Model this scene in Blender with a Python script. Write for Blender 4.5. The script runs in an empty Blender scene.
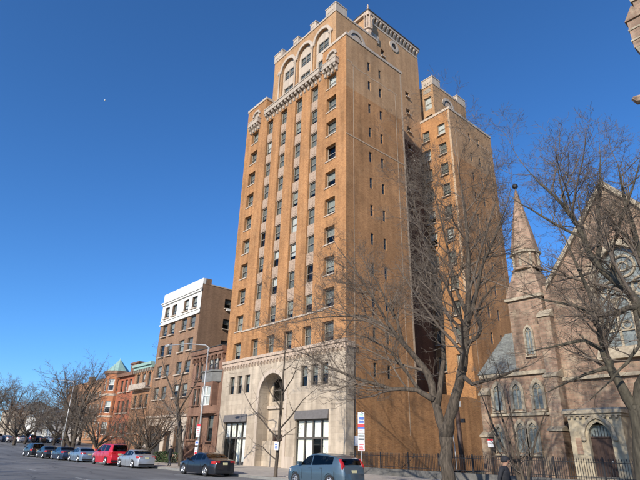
import bpy, bmesh, math, random
from mathutils import Vector, Matrix
R = math.radians
rnd = random.Random(11)
S = bpy.context.scene
C = S.collection

# ------------------------------------------------------------------ camera, sky, sun, exposure
EYE = 1.9; FPX = 495.7; PITCH = .39825; ROLL = .02331; YAW = -.85891
_f = Vector((math.sin(YAW)*math.cos(PITCH), math.cos(YAW)*math.cos(PITCH), math.sin(PITCH)))
_r = Vector((math.cos(YAW), -math.sin(YAW), 0)); _u = _r.cross(_f)
CR = math.cos(ROLL)*_r + math.sin(ROLL)*_u
CU = -math.sin(ROLL)*_r + math.cos(ROLL)*_u
CF = _f
cd = bpy.data.cameras.new('camera'); cam = bpy.data.objects.new('camera', cd); C.objects.link(cam)
cd.sensor_width = 36; cd.lens = 36*FPX/640; cd.clip_start = .1; cd.clip_end = 4000
m3 = Matrix((CR, CU, -CF)).transposed()
cam.matrix_world = Matrix.Translation((0, 0, EYE)) @ m3.to_4x4()
S.camera = cam
SUN_EL = R(26); sx, sy = .35, -.937            # horizontal direction towards the sun
w = bpy.data.worlds.new('World'); S.world = w; w.use_nodes = True
nt = w.node_tree; bg = nt.nodes['Background']; sky = nt.nodes.new('ShaderNodeTexSky')
sky.sky_type = 'NISHITA'; sky.sun_disc = False; sky.sun_elevation = SUN_EL
sky.sun_rotation = math.atan2(sx, sy); sky.altitude = 0; sky.air_density = .9; sky.dust_density = .5; sky.ozone_density = 10
hs_ = nt.nodes.new('ShaderNodeHueSaturation'); hs_.inputs['Saturation'].default_value = 1.04; hs_.inputs['Hue'].default_value = .498
nt.links.new(sky.outputs[0], hs_.inputs['Color']); nt.links.new(hs_.outputs[0], bg.inputs[0]); bg.inputs[1].default_value = .14
sl = bpy.data.lights.new('sun', 'SUN'); so = bpy.data.objects.new('sun', sl); C.objects.link(so)
sl.energy = 4.2; sl.angle = R(.53); sl.color = (1, .92, .80)
so.rotation_euler = Vector((sx*math.cos(SUN_EL), sy*math.cos(SUN_EL), math.sin(SUN_EL))).to_track_quat('Z', 'Y').to_euler()
so.location = (0, -40, 60)
S.view_settings.view_transform = 'Standard'; S.view_settings.look = 'None'
S.view_settings.exposure = .52; S.view_settings.gamma = 1
S.render.resolution_x = 1024; S.render.resolution_y = 768

def ray(px, py): return CF + CR*((px-320)/FPX) + CU*((240-py)/FPX)
def at(px, py, Y):                              # the point on the upright plane Y seen at a measured pixel
    d = ray(px, py); return Vector((0, 0, EYE)) + d*(Y/d.y)

# ------------------------------------------------------------------ materials
M = {}
def _mat(name):
    m = bpy.data.materials.new(name); m.use_nodes = True; M[name] = m
    return m, m.node_tree, m.node_tree.nodes['Principled BSDF']
def mat(name, col, rough=.7, var=.15, scale=3., metal=0., spec=.4, streak=False, bump=0., col2=None, emit=None):
    m, t, b = _mat(name); n = t.nodes; L = t.links
    b.inputs['Roughness'].default_value = rough; b.inputs['Metallic'].default_value = metal
    b.inputs['Specular IOR Level'].default_value = spec
    if var <= 0 and col2 is None:
        b.inputs['Base Color'].default_value = (*col, 1); return m
    tc = n.new('ShaderNodeTexCoord'); mp = n.new('ShaderNodeMapping'); L.new(tc.outputs['Object'], mp.inputs[0])
    if streak: mp.inputs['Scale'].default_value = (1, 1, .18)
    nz = n.new('ShaderNodeTexNoise'); nz.inputs['Scale'].default_value = scale; nz.inputs['Detail'].default_value = 7
    nz.inputs['Roughness'].default_value = .62; L.new(mp.outputs[0], nz.inputs['Vector'])
    cr = n.new('ShaderNodeValToRGB'); L.new(nz.outputs[0], cr.inputs[0])
    c2 = col2 or tuple(min(1, c*(1+var)) for c in col); c1 = col if col2 else tuple(c*(1-var) for c in col)
    cr.color_ramp.elements[0].position = .34; cr.color_ramp.elements[1].position = .68
    cr.color_ramp.elements[0].color = (*c1, 1); cr.color_ramp.elements[1].color = (*c2, 1)
    L.new(cr.outputs[0], b.inputs['Base Color'])
    if bump:
        bp = n.new('ShaderNodeBump'); bp.inputs['Strength'].default_value = bump; bp.inputs['Distance'].default_value = .03
        L.new(nz.outputs[0], bp.inputs['Height']); L.new(bp.outputs[0], b.inputs['Normal'])
    return m
def mat_brick(name, c1, c2, mortar, bw=.21, bh=.07, stain=.25, pale=None, rough=.85, bump=.25, msize=.012, patch=None):
    m, t, b = _mat(name); n = t.nodes; L = t.links
    b.inputs['Roughness'].default_value = rough; b.inputs['Specular IOR Level'].default_value = .2
    tc = n.new('ShaderNodeTexCoord'); sp = n.new('ShaderNodeSeparateXYZ'); L.new(tc.outputs['Object'], sp.inputs[0])
    ad = n.new('ShaderNodeMath'); L.new(sp.outputs[0], ad.inputs[0]); L.new(sp.outputs[1], ad.inputs[1])
    cb = n.new('ShaderNodeCombineXYZ'); L.new(ad.outputs[0], cb.inputs[0]); L.new(sp.outputs[2], cb.inputs[1])
    br = n.new('ShaderNodeTexBrick'); L.new(cb.outputs[0], br.inputs['Vector'])
    br.inputs['Scale'].default_value = 1; br.inputs['Brick Width'].default_value = bw; br.inputs['Row Height'].default_value = bh
    br.inputs['Mortar Size'].default_value = msize; br.inputs['Mortar Smooth'].default_value = .2; br.inputs['Bias'].default_value = 0
    br.inputs['Color1'].default_value = (*c1, 1); br.inputs['Color2'].default_value = (*c2, 1); br.inputs['Mortar'].default_value = (*mortar, 1)
    # broad weathering: large blotches and rain streaks
    n1 = n.new('ShaderNodeTexNoise'); n1.inputs['Scale'].default_value = .22; n1.inputs['Detail'].default_value = 8; n1.inputs['Roughness'].default_value = .65
    L.new(tc.outputs['Object'], n1.inputs['Vector'])
    mp = n.new('ShaderNodeMapping'); mp.inputs['Scale'].default_value = (1.6, 1.6, .12); L.new(tc.outputs['Object'], mp.inputs[0])
    n2 = n.new('ShaderNodeTexNoise'); n2.inputs['Scale'].default_value = 1.; n2.inputs['Detail'].default_value = 6; L.new(mp.outputs[0], n2.inputs['Vector'])
    mx = n.new('ShaderNodeMath'); mx.operation = 'ADD'; L.new(n1.outputs[0], mx.inputs[0]); L.new(n2.outputs[0], mx.inputs[1])
    mr = n.new('ShaderNodeMapRange'); mr.inputs[1].default_value = .7; mr.inputs[2].default_value = 1.3
    mr.inputs[3].default_value = 1-stain; mr.inputs[4].default_value = 1+stain*.7; L.new(mx.outputs[0], mr.inputs[0])
    n5 = n.new('ShaderNodeTexNoise'); n5.inputs['Scale'].default_value = 2.6; n5.inputs['Detail'].default_value = 10; n5.inputs['Roughness'].default_value = .78; L.new(tc.outputs['Object'], n5.inputs['Vector'])
    m5 = n.new('ShaderNodeMath'); m5.operation = 'MULTIPLY_ADD'; m5.inputs[1].default_value = .55; m5.inputs[2].default_value = -.27; L.new(n5.outputs[0], m5.inputs[0])
    a5 = n.new('ShaderNodeMath'); L.new(mx.outputs[0], a5.inputs[0]); L.new(m5.outputs[0], a5.inputs[1]); L.new(a5.outputs[0], mr.inputs[0])
    mc = n.new('ShaderNodeMixRGB'); mc.blend_type = 'MULTIPLY'; mc.inputs[0].default_value = 1
    L.new(br.outputs[0], mc.inputs[1]); L.new(mr.outputs[0], mc.inputs[2]); out = mc.outputs[0]
    if pale:                                     # lime bloom in patches
        n3 = n.new('ShaderNodeTexNoise'); n3.inputs['Scale'].default_value = .55; n3.inputs['Detail'].default_value = 9; n3.inputs['Roughness'].default_value = .7
        L.new(tc.outputs['Object'], n3.inputs['Vector'])
        r3 = n.new('ShaderNodeMapRange'); r3.inputs[1].default_value = .52; r3.inputs[2].default_value = .75; r3.inputs[4].default_value = pale[1]
        L.new(n3.outputs[0], r3.inputs[0]); m4 = n.new('ShaderNodeMixRGB'); L.new(r3.outputs[0], m4.inputs[0]); L.new(out, m4.inputs[1])
        m4.inputs[2].default_value = (*pale[0], 1); out = m4.outputs[0]
    L.new(out, b.inputs['Base Color'])
    if bump:
        bp = n.new('ShaderNodeBump'); bp.inputs['Strength'].default_value = bump; bp.inputs['Distance'].default_value = .01
        L.new(br.outputs['Fac'], bp.inputs['Height']); bp.invert = True; L.new(bp.outputs[0], b.inputs['Normal'])
    return m
def mat_glass(name, tint=(.75, .8, .8), refl=1.0, ior=1.5):
    m = bpy.data.materials.new(name); m.use_nodes = True; M[name] = m; t = m.node_tree; t.nodes.clear(); n = t.nodes; L = t.links
    o = n.new('ShaderNodeOutputMaterial'); mx = n.new('ShaderNodeMixShader'); tr = n.new('ShaderNodeBsdfTransparent'); gl = n.new('ShaderNodeBsdfGlossy')
    lw = n.new('ShaderNodeLayerWeight'); lw.inputs[0].default_value = .5; pw = n.new('ShaderNodeMath'); pw.operation = 'POWER'; pw.inputs[1].default_value = 5; L.new(lw.outputs['Facing'], pw.inputs[0])
    f0 = ((ior-1)/(ior+1))**2; fr = n.new('ShaderNodeMath'); fr.operation = 'MULTIPLY_ADD'; fr.inputs[1].default_value = 1-f0; fr.inputs[2].default_value = f0; L.new(pw.outputs[0], fr.inputs[0]); gl.inputs['Roughness'].default_value = .03
    tr.inputs[0].default_value = (*tint, 1); gl.inputs[0].default_value = (refl, refl, refl, 1)
    tc = n.new('ShaderNodeTexCoord'); nz = n.new('ShaderNodeTexNoise'); nz.inputs['Scale'].default_value = 1.3; L.new(tc.outputs['Object'], nz.inputs['Vector'])
    bp = n.new('ShaderNodeBump'); bp.inputs['Strength'].default_value = .04; L.new(nz.outputs[0], bp.inputs['Height']); L.new(bp.outputs[0], gl.inputs['Normal'])
    L.new(fr.outputs[0], mx.inputs[0]); L.new(tr.outputs[0], mx.inputs[1]); L.new(gl.outputs[0], mx.inputs[2]); L.new(mx.outputs[0], o.inputs[0])
    return m

mat_brick('brick_orange', (.43, .208, .080), (.265, .114, .042), (.35, .205, .105), stain=.36, pale=((.44, .27, .14), .4))
mat_brick('brick_tan', (.44, .25, .122), (.30, .16, .072), (.40, .26, .15), stain=.28, pale=((.47, .32, .19), .5))
mat_brick('brick_court_shaded', (.15, .078, .045), (.10, .052, .03), (.12, .075, .048), stain=.3)  # the court's deep shade is painted into this darker brick colour
mat_brick('brick_brown', (.34, .165, .08), (.27, .125, .06), (.30, .19, .12), stain=.22, pale=((.42, .28, .18), .3))
mat_brick('brick_umber', (.28, .165, .098), (.185, .102, .06), (.25, .165, .11), stain=.25)
mat_brick('brick_red', (.34, .085, .045), (.26, .062, .032), (.34, .17, .1), stain=.25)
mat_brick('brick_rust', (.40, .135, .058), (.30, .095, .042), (.40, .22, .12), stain=.22)
mat_brick('brownstone', (.215, .125, .085), (.18, .10, .068), (.15, .09, .065), bw=.9, bh=.42, stain=.3, bump=.4, msize=.01)
mat_brick('limestone', (.45, .375, .285), (.38, .312, .235), (.30, .245, .185), bw=1.05, bh=.5, stain=.34, bump=.3, msize=.008)
mat('limestone_trim', (.43, .355, .28), .8, .16, 1.6, streak=True, bump=.3)
mat('terracotta_trim', (.43, .33, .25), .8, .25, 5, bump=.5)
mat('terracotta_pale', (.38, .315, .25), .8, .2, 4, bump=.6)
mat('spandrel_stone', (.35, .255, .185), .85, .28, 7, bump=.6)
mat('mortar_line', (.41, .295, .195), .9, .2, 3)
mat('white_paint', (.66, .64, .59), .6, .06, 1.2, streak=True)
mat('grey_stone', (.15, .15, .14), .85, .2, 2)
mat_brick('church_stone', (.325, .212, .148), (.195, .128, .09), (.29, .225, .16), bw=.47, bh=.22, stain=.48, pale=((.44, .36, .25), .85), bump=1., msize=.018)
mat('church_trim', (.24, .195, .14), .85, .25, 3, bump=.5, col2=(.42, .36, .26))
mat('church_pale', (.30, .245, .165), .85, .2, 2.2, bump=.4, col2=(.46, .39, .27))
mat_brick('slate', (.17, .18, .17), (.23, .245, .225), (.09, .09, .09), bw=.3, bh=.18, stain=.3, rough=.6, bump=.5)
mat('copper_green', (.25, .38, .33), .55, .12, 2)
mat('roof_dark', (.05, .048, .045), .9, .2, 2)
mat('frame_dark', (.095, .085, .072), .5, .1, 5)
mat('frame_tan', (.28, .24, .19), .55, .1, 5)
mat('frame_white', (.7, .68, .63), .5, .05, 5)
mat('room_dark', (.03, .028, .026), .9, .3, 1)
mat('blind_pale', (.36, .365, .33), .9, .1, 3)
mat('blind_grey', (.20, .205, .19), .9, .15, 3)
mat('blind_white', (.68, .68, .66), .9, .05, 3)
mat('curtain', (.76, .75, .67), .9, .08, 6)
mat_glass('glass', (.75, .77, .75), 1.0); mat_glass('glass_shop', (.9, .92, .91), .9, 1.5); mat_glass('glass_car', (.10, .11, .12), .9, 1.5); mat('glass_church', (.10, .115, .11), .22, .5, 6, spec=.5, col2=(.24, .26, .24))
mat('awning_grey', (.125, .115, .11), .8, .12, 4)
mat('door_wood', (.05, .028, .02), .6, .3, 6)
mat('iron', (.018, .018, .02), .5, .2, 6)
mat('galvanised', (.40, .40, .39), .45, .12, 4, metal=.3)
mat('white_sign', (.62, .62, .62), .45, .03, 4)
mat('sign_red', (.62, .03, .04), .45, .05, 4); mat('sign_blue', (.05, .12, .40), .45, .05, 4); mat('sign_dark', (.07, .08, .09), .5, .05, 4); mat('sign_green', (.35, .55, .45), .5, .05, 4)
mat('paper', (.75, .75, .78), .8, .05, 8)
mat('bark', (.028, .022, .016), .95, .45, 11, streak=True, bump=1., col2=(.115, .09, .066))
mat('bark_moss', (.028, .024, .017), .95, .4, 8, streak=True, bump=1., col2=(.10, .086, .06))
mat('twig', (.08, .06, .044), .9, .25, 2, col2=(.165, .132, .102))
mat('twig_red', (.10, .062, .038), .9, .25, 2, col2=(.19, .125, .08))
mat('twig_grey', (.09, .073, .058), .9, .2, 2, col2=(.17, .142, .115))
mat('hedge_leaf', (.03, .055, .018), .7, .4, 9, col2=(.08, .12, .04))
mat('pavement', (.40, .35, .29), .9, .12, 1.3, bump=.2)
mat('pavement_b', (.36, .32, .27), .9, .14, 1.7, bump=.2)
mat('kerb', (.20, .195, .18), .9, .15, 2, bump=.3)
mat('fence_kerb', (.115, .11, .10), .95, .3, 2, bump=.4)
mat('verge', (.10, .085, .055), .95, .4, 1.6, bump=.6, col2=(.15, .14, .085))
mat('road_paint', (.30, .30, .29), .85, .4, 6)
mat('tyre', (.018, .018, .019), .85, .2, 8)
mat('rim', (.48, .49, .51), .3, .06, 5, metal=.8)
mat('plate', (.62, .56, .33), .5, .1, 20)
mat('lamp_red', (.42, .012, .014), .15, .1, 20, spec=.6)
mat('lamp_clear', (.6, .6, .62), .12, .1, 20, spec=.6)
mat('black_trim', (.02, .02, .022), .5, .1, 10)
mat('skin', (.30, .17, .11), .6, .1, 20); mat('coat_black', (.016, .016, .019), .85, .3, 8); mat('trousers', (.02, .022, .03), .85, .2, 8); mat('shoe', (.012, .01, .01), .5, .1, 8); mat('hair', (.015, .011, .009), .7, .2, 20)
def mat_asphalt():
    m, t, b = _mat('asphalt'); n = t.nodes; L = t.links
    tc = n.new('ShaderNodeTexCoord')
    n1 = n.new('ShaderNodeTexNoise'); n1.inputs['Scale'].default_value = 40; n1.inputs['Detail'].default_value = 4; L.new(tc.outputs['Object'], n1.inputs['Vector'])
    mp = n.new('ShaderNodeMapping'); mp.inputs['Scale'].default_value = (.05, .55, 1); L.new(tc.outputs['Object'], mp.inputs[0])
    n2 = n.new('ShaderNodeTexNoise'); n2.inputs['Scale'].default_value = 1; n2.inputs['Detail'].default_value = 6; L.new(mp.outputs[0], n2.inputs['Vector'])
    a = n.new('ShaderNodeMath'); a.operation = 'MULTIPLY_ADD'; L.new(n1.outputs[0], a.inputs[0]); a.inputs[1].default_value = .45; L.new(n2.outputs[0], a.inputs[2])
    cr = n.new('ShaderNodeValToRGB'); L.new(a.outputs[0], cr.inputs[0])
    cr.color_ramp.elements[0].position = .45; cr.color_ramp.elements[1].position = 1.0
    cr.color_ramp.elements[0].color = (.105, .105, .103, 1); cr.color_ramp.elements[1].color = (.215, .213, .205, 1)
    nw = n.new('ShaderNodeTexNoise'); nw.inputs['Scale'].default_value = .8; nw.inputs['Detail'].default_value = 5; L.new(tc.outputs['Object'], nw.inputs['Vector'])
    av = n.new('ShaderNodeVectorMath'); av.operation = 'MULTIPLY_ADD'; av.inputs[1].default_value = (1.6, 1.6, 0); L.new(nw.outputs['Color'], av.inputs[0]); L.new(tc.outputs['Object'], av.inputs[2])
    vo = n.new('ShaderNodeTexVoronoi'); vo.feature = 'DISTANCE_TO_EDGE'; vo.inputs['Scale'].default_value = .22; L.new(av.outputs[0], vo.inputs['Vector'])
    ck = n.new('ShaderNodeMapRange'); ck.inputs[1].default_value = .004; ck.inputs[2].default_value = .014; ck.inputs[3].default_value = .45; ck.inputs[4].default_value = 1; L.new(vo.outputs['Distance'], ck.inputs[0])
    v2 = n.new('ShaderNodeTexVoronoi'); v2.inputs['Scale'].default_value = .16; v2.distance = 'CHEBYCHEV'; L.new(tc.outputs['Object'], v2.inputs['Vector'])
    pm = n.new('ShaderNodeMapRange'); pm.inputs[3].default_value = .8; pm.inputs[4].default_value = 1.15; L.new(v2.outputs['Color'], pm.inputs[0])
    k1 = n.new('ShaderNodeMath'); k1.operation = 'MULTIPLY'; L.new(ck.outputs[0], k1.inputs[0]); L.new(pm.outputs[0], k1.inputs[1])
    mm = n.new('ShaderNodeMixRGB'); mm.blend_type = 'MULTIPLY'; mm.inputs[0].default_value = 1; L.new(cr.outputs[0], mm.inputs[1]); L.new(k1.outputs[0], mm.inputs[2])
    L.new(mm.outputs[0], b.inputs['Base Color']); b.inputs['Roughness'].default_value = .8; b.inputs['Specular IOR Level'].default_value = .3
    bp = n.new('ShaderNodeBump'); bp.inputs['Strength'].default_value = .25; bp.inputs['Distance'].default_value = .01; L.new(n1.outputs[0], bp.inputs['Height']); L.new(bp.outputs[0], b.inputs['Normal'])
mat_asphalt()
def car_paint(name, col, metal=.3):
    m, t, b = _mat(name); b.inputs['Base Color'].default_value = (*col, 1); b.inputs['Metallic'].default_value = metal
    b.inputs['Roughness'].default_value = .32; b.inputs['Coat Weight'].default_value = .8; b.inputs['Coat Roughness'].default_value = .06
    n = t.nodes; nz = n.new('ShaderNodeTexNoise'); nz.inputs['Scale'].default_value = 3; tc = n.new('ShaderNodeTexCoord'); t.links.new(tc.outputs['Object'], nz.inputs['Vector'])
    mr = n.new('ShaderNodeMapRange'); mr.inputs[3].default_value = .25; mr.inputs[4].default_value = .5; t.links.new(nz.outputs[0], mr.inputs[0]); t.links.new(mr.outputs[0], b.inputs['Roughness'])
for nme, col, me in (('paint_steel', (.06, .098, .13), .25), ('paint_black', (.006, .007, .011), 0), ('paint_silver', (.42, .43, .44), .6), ('paint_red', (.50, .012, .025), .1),
                     ('paint_greyblue', (.20, .26, .33), .5), ('paint_navy', (.02, .035, .07), .3), ('paint_dark', (.015, .016, .018), .3), ('paint_white', (.7, .7, .7), 0)):
    car_paint(nme, col, me)

# ------------------------------------------------------------------ mesh helpers
class MB:
    def __init__(s): s.v = []; s.f = []; s.mi = []
    def face(s, pts, mi=0):
        i = len(s.v); s.v.extend([tuple(p) for p in pts]); s.f.append(tuple(range(i, i+len(pts)))); s.mi.append(mi)
    def box(s, x0, x1, y0, y1, z0, z1, mi=0):
        i = len(s.v)
        s.v += [(x0,y0,z0),(x1,y0,z0),(x1,y1,z0),(x0,y1,z0),(x0,y0,z1),(x1,y0,z1),(x1,y1,z1),(x0,y1,z1)]
        for f in ((0,3,2,1),(4,5,6,7),(0,1,5,4),(1,2,6,5),(2,3,7,6),(3,0,4,7)): s.f.append(tuple(i+k for k in f)); s.mi.append(mi)
        return s
    def prism(s, poly, axis, a0, a1, mi=0):
        # poly: list of 2D points; axis 'y': (x,z) extruded along y; 'x': (y,z) along x; 'z': (x,y) along z
        def P(p, a): return {'y': (p[0], a, p[1]), 'x': (a, p[0], p[1]), 'z': (p[0], p[1], a)}[axis]
        n = len(poly); i = len(s.v)
        s.v += [P(p, a0) for p in poly] + [P(p, a1) for p in poly]
        s.f.append(tuple(i+k for k in range(n))); s.mi.append(mi); s.f.append(tuple(i+n+k for k in reversed(range(n)))); s.mi.append(mi)
        for k in range(n):
            k2 = (k+1) % n; s.f.append((i+k2, i+k, i+n+k, i+n+k2)); s.mi.append(mi)
        return s
    def tube(s, pts, rad, n=6, cap=True, mi=0):
        base = len(s.v); m = len(pts); pts = [Vector(p) for p in pts]
        up = Vector((.31, .17, .93))
        for k, p in enumerate(pts):
            d = (pts[min(k+1, m-1)]-pts[max(k-1, 0)])
            if d.length < 1e-9: d = Vector((0, 0, 1))
            d.normalize(); a = d.cross(up)
            if a.length < .05: a = d.cross(Vector((1, 0, 0)))
            a.normalize(); b = d.cross(a); r = rad[k] if isinstance(rad, (list, tuple)) else rad
            for j in range(n):
                t = 2*math.pi*j/n; s.v.append(tuple(p + a*(r*math.cos(t)) + b*(r*math.sin(t))))
        for k in range(m-1):
            for j in range(n):
                j2 = (j+1) % n; s.f.append((base+k*n+j, base+k*n+j2, base+(k+1)*n+j2, base+(k+1)*n+j)); s.mi.append(mi)
        if cap:
            s.f.append(tuple(base+j for j in reversed(range(n)))); s.mi.append(mi)
            s.f.append(tuple(base+(m-1)*n+j for j in range(n))); s.mi.append(mi)
        return s
    def lathe(s, prof, n=16, c=(0, 0, 0), axis='z', mi=0, a0=0):
        base = len(s.v); m = len(prof)
        for r, h in prof:
            for j in range(n):
                t = 2*math.pi*j/n+a0; x, y = r*math.cos(t), r*math.sin(t)
                p = {'z': (x, y, h), 'y': (x, h, y), 'x': (h, x, y)}[axis]
                s.v.append((p[0]+c[0], p[1]+c[1], p[2]+c[2]))
        for k in range(m-1):
            for j in range(n):
                j2 = (j+1) % n; s.f.append((base+k*n+j, base+k*n+j2, base+(k+1)*n+j2, base+(k+1)*n+j)); s.mi.append(mi)
        s.f.append(tuple(base+j for j in reversed(range(n)))); s.mi.append(mi); s.f.append(tuple(base+(m-1)*n+j for j in range(n))); s.mi.append(mi)
        return s
    def mesh(s, name, mats, smooth=False, off=None, fix=True):
        me = bpy.data.meshes.new(name)
        v = s.v if off is None else [(p[0]-off[0], p[1]-off[1], p[2]-off[2]) for p in s.v]
        me.from_pydata(v, [], s.f)
        for mm in (mats if isinstance(mats, (list, tuple)) else [mats]): me.materials.append(M[mm])
        if any(s.mi): me.polygons.foreach_set('material_index', s.mi)
        if fix and len(s.f) < 20000:
            bm = bmesh.new(); bm.from_mesh(me); bmesh.ops.recalc_face_normals(bm, faces=bm.faces); bm.to_mesh(me); bm.free()
        if smooth: me.polygons.foreach_set('use_smooth', [True]*len(me.polygons))
        me.update(); return me
def link(name, data, parent=None, loc=(0, 0, 0), rz=0):
    o = bpy.data.objects.new(name, data); C.objects.link(o); o.location = loc; o.rotation_euler = (0, 0, rz)
    if parent: o.parent = parent
    return o
def tag(o, label, cat=None, group=None, kind=None):
    if label: o['label'] = label
    if cat: o['category'] = cat
    if group: o['group'] = group
    if kind: o['kind'] = kind
    return o
def thing(name, base, label, cat, group=None, rz=0):
    o = link(name, None, None, base, rz); o.empty_display_size = .3; return tag(o, label, cat, group)
def part(name, mb, mats, T, smooth=False, label=None, under=None):
    """a part given in world metres, attached to thing T (or to part `under` of T)"""
    b = T.location
    o = link(name, mb.mesh(name, mats, smooth, off=b), under or T)
    if label: o['label'] = label
    return o
def struct(name, mb, mats, smooth=False):
    o = link(name, mb.mesh(name, mats, smooth)); o['kind'] = 'structure'; return o
def B(x0, x1, y0, y1, z0, z1): return MB().box(x0, x1, y0, y1, z0, z1)

def wall(p0, ud, W, z0, z1, holes=(), depth=.25, mb=None, mi=0):
    """upright wall starting at p0 and running W along ud, its outside to the right of the run; holes (u0,u1,z0,z1[,depth])"""
    mb = mb or MB(); nx, ny = ud[1], -ud[0]
    def P(u, z, d=0): return (p0[0]+ud[0]*u-nx*d, p0[1]+ud[1]*u-ny*d, z)
    us = sorted({0, W, *[h[0] for h in holes], *[h[1] for h in holes]}); zs = sorted({z0, z1, *[h[2] for h in holes], *[h[3] for h in holes]})
    us = [u for u in us if 0 <= u <= W]; zs = [z for z in zs if z0 <= z <= z1]
    for j in range(len(zs)-1):
        i = 0; zc = (zs[j]+zs[j+1])/2
        hs = [h for h in holes if h[2] < zc < h[3]]
        while i < len(us)-1:
            uc = (us[i]+us[i+1])/2
            if any(h[0] < uc < h[1] for h in hs): i += 1; continue
            k = i+1
            while k < len(us)-1 and not any(h[0] < (us[k]+us[k+1])/2 < h[1] for h in hs): k += 1
            mb.face([P(us[i], zs[j]), P(us[k], zs[j]), P(us[k], zs[j+1]), P(us[i], zs[j+1])], mi); i = k
    for h in holes:
        a, b, c, d = h[:4]; dd = h[4] if len(h) > 4 else depth
        mb.face([P(a, c), P(a, d), P(a, d, dd), P(a, c, dd)], mi); mb.face([P(b, d), P(b, c), P(b, c, dd), P(b, d, dd)], mi)
        mb.face([P(a, d), P(b, d), P(b, d, dd), P(a, d, dd)], mi); mb.face([P(b, c), P(a, c), P(a, c, dd), P(b, c, dd)], mi)
    return mb
def arch_pts(c, r, zs, pointed=0., n=14, rise=None):
    """points (u,z) of an arch from the left springing to the right one; pointed>0 gives a two-centred arch"""
    out = []
    if not pointed:
        for k in range(n+1):
            t = math.pi*(1-k/n); out.append((c+r*math.cos(t), zs+r*math.sin(t)))
    else:
        Rr = r*(1+pointed); amax = math.acos((Rr-r)/Rr); h = n//2
        for k in range(h+1):
            t = amax*k/h; out.append((c-r+Rr-Rr*math.cos(t), zs+Rr*math.sin(t)))
        out += [(2*c-u, z) for u, z in reversed(out[:-1])]
    return out
def arch_fill(p0, ud, u0, u1, zs, ztop, pts, depth, mb, mi=0, d0=0.):
    """fills the corners between an arch and its rectangular opening, with the soffit"""
    nx, ny = ud[1], -ud[0]
    def P(u, z, d=0): return (p0[0]+ud[0]*u-nx*d, p0[1]+ud[1]*u-ny*d, z)
    for k in range(len(pts)-1):
        (a, za), (b, zb) = pts[k], pts[k+1]
        mb.face([P(a, za, d0), P(b, zb, d0), P(b, ztop, d0), P(a, ztop, d0)], mi)
        mb.face([P(a, za, d0), P(a, za, depth), P(b, zb, depth), P(b, zb, d0)], mi)
def arch_band(p0, ud, pts_in, pts_out, d0, d1, mb, mi=0):
    """a moulded band between two arch curves, from depth d0 (outside, negative = proud) to d1"""
    nx, ny = ud[1], -ud[0]
    def P(q, d): return (p0[0]+ud[0]*q[0]-nx*d, p0[1]+ud[1]*q[0]-ny*d, q[1])
    n = len(pts_in)
    for k in range(n-1):
        a, b, c, d = pts_in[k], pts_in[k+1], pts_out[k+1], pts_out[k]
        mb.face([P(a, d0), P(b, d0), P(c, d0), P(d, d0)], mi); mb.face([P(d, d0), P(c, d0), P(c, d1), P(d, d1)], mi)
        mb.face([P(b, d0), P(a, d0), P(a, d1), P(b, d1)], mi)
    for k in (0, n-1): mb.face([P(pts_in[k], d0), P(pts_out[k], d0), P(pts_out[k], d1), P(pts_in[k], d1)], mi)
    return mb

# ------------------------------------------------------------------ windows (shared meshes, origin at the sill's middle, outside towards -y)
_wc = {}
def wmesh(kind, w_, h_, mats, **kw):
    key = (kind, round(w_, 2), round(h_, 2), mats)
    if key in _wc: return _wc[key]
    m = MB(); a = w_/2
    if kind in ('sash', 'pair', 'fixed'):
        t = .075
        m.box(-a, -a+t, 0, .09, 0, h_); m.box(a-t, a, 0, .09, 0, h_); m.box(-a+t, a-t, 0, .09, h_-t, h_); m.box(-a+t, a-t, 0, .09, 0, t)
        if kind != 'fixed': m.box(-a+t, a-t, .012, .08, h_*.5-.03, h_*.5+.035)
        if kind == 'pair': m.box(-.06, .06, -.01, .1, t, h_-t)
    elif kind == 'pane': m.face([(-a, 0, 0), (a, 0, 0), (a, 0, h_), (-a, 0, h_)])
    elif kind == 'blind':
        n = max(2, int(w_/.12))                # gently pleated
        for k in range(n):
            x0, x1 = -a+w_*k/n, -a+w_*(k+1)/n; y0, y1 = (.0 if k % 2 else .02), (.02 if k % 2 else .0)
            m.face([(x0, y0, 0), (x1, y1, 0), (x1, y1, h_), (x0, y0, h_)])
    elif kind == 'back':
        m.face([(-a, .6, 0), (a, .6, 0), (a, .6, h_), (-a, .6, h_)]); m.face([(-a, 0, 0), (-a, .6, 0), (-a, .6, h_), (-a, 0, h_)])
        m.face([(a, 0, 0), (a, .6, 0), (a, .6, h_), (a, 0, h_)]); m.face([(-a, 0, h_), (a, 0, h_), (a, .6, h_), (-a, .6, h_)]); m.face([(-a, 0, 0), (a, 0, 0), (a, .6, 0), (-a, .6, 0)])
    elif kind == 'sill': m.box(-a-.08, a+.08, -.40, .05, -.13, -.004)
    _wc[key] = m.mesh('window_'+kind, mats, fix=kind not in ('back', 'pane', 'blind')); return _wc[key]
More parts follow.
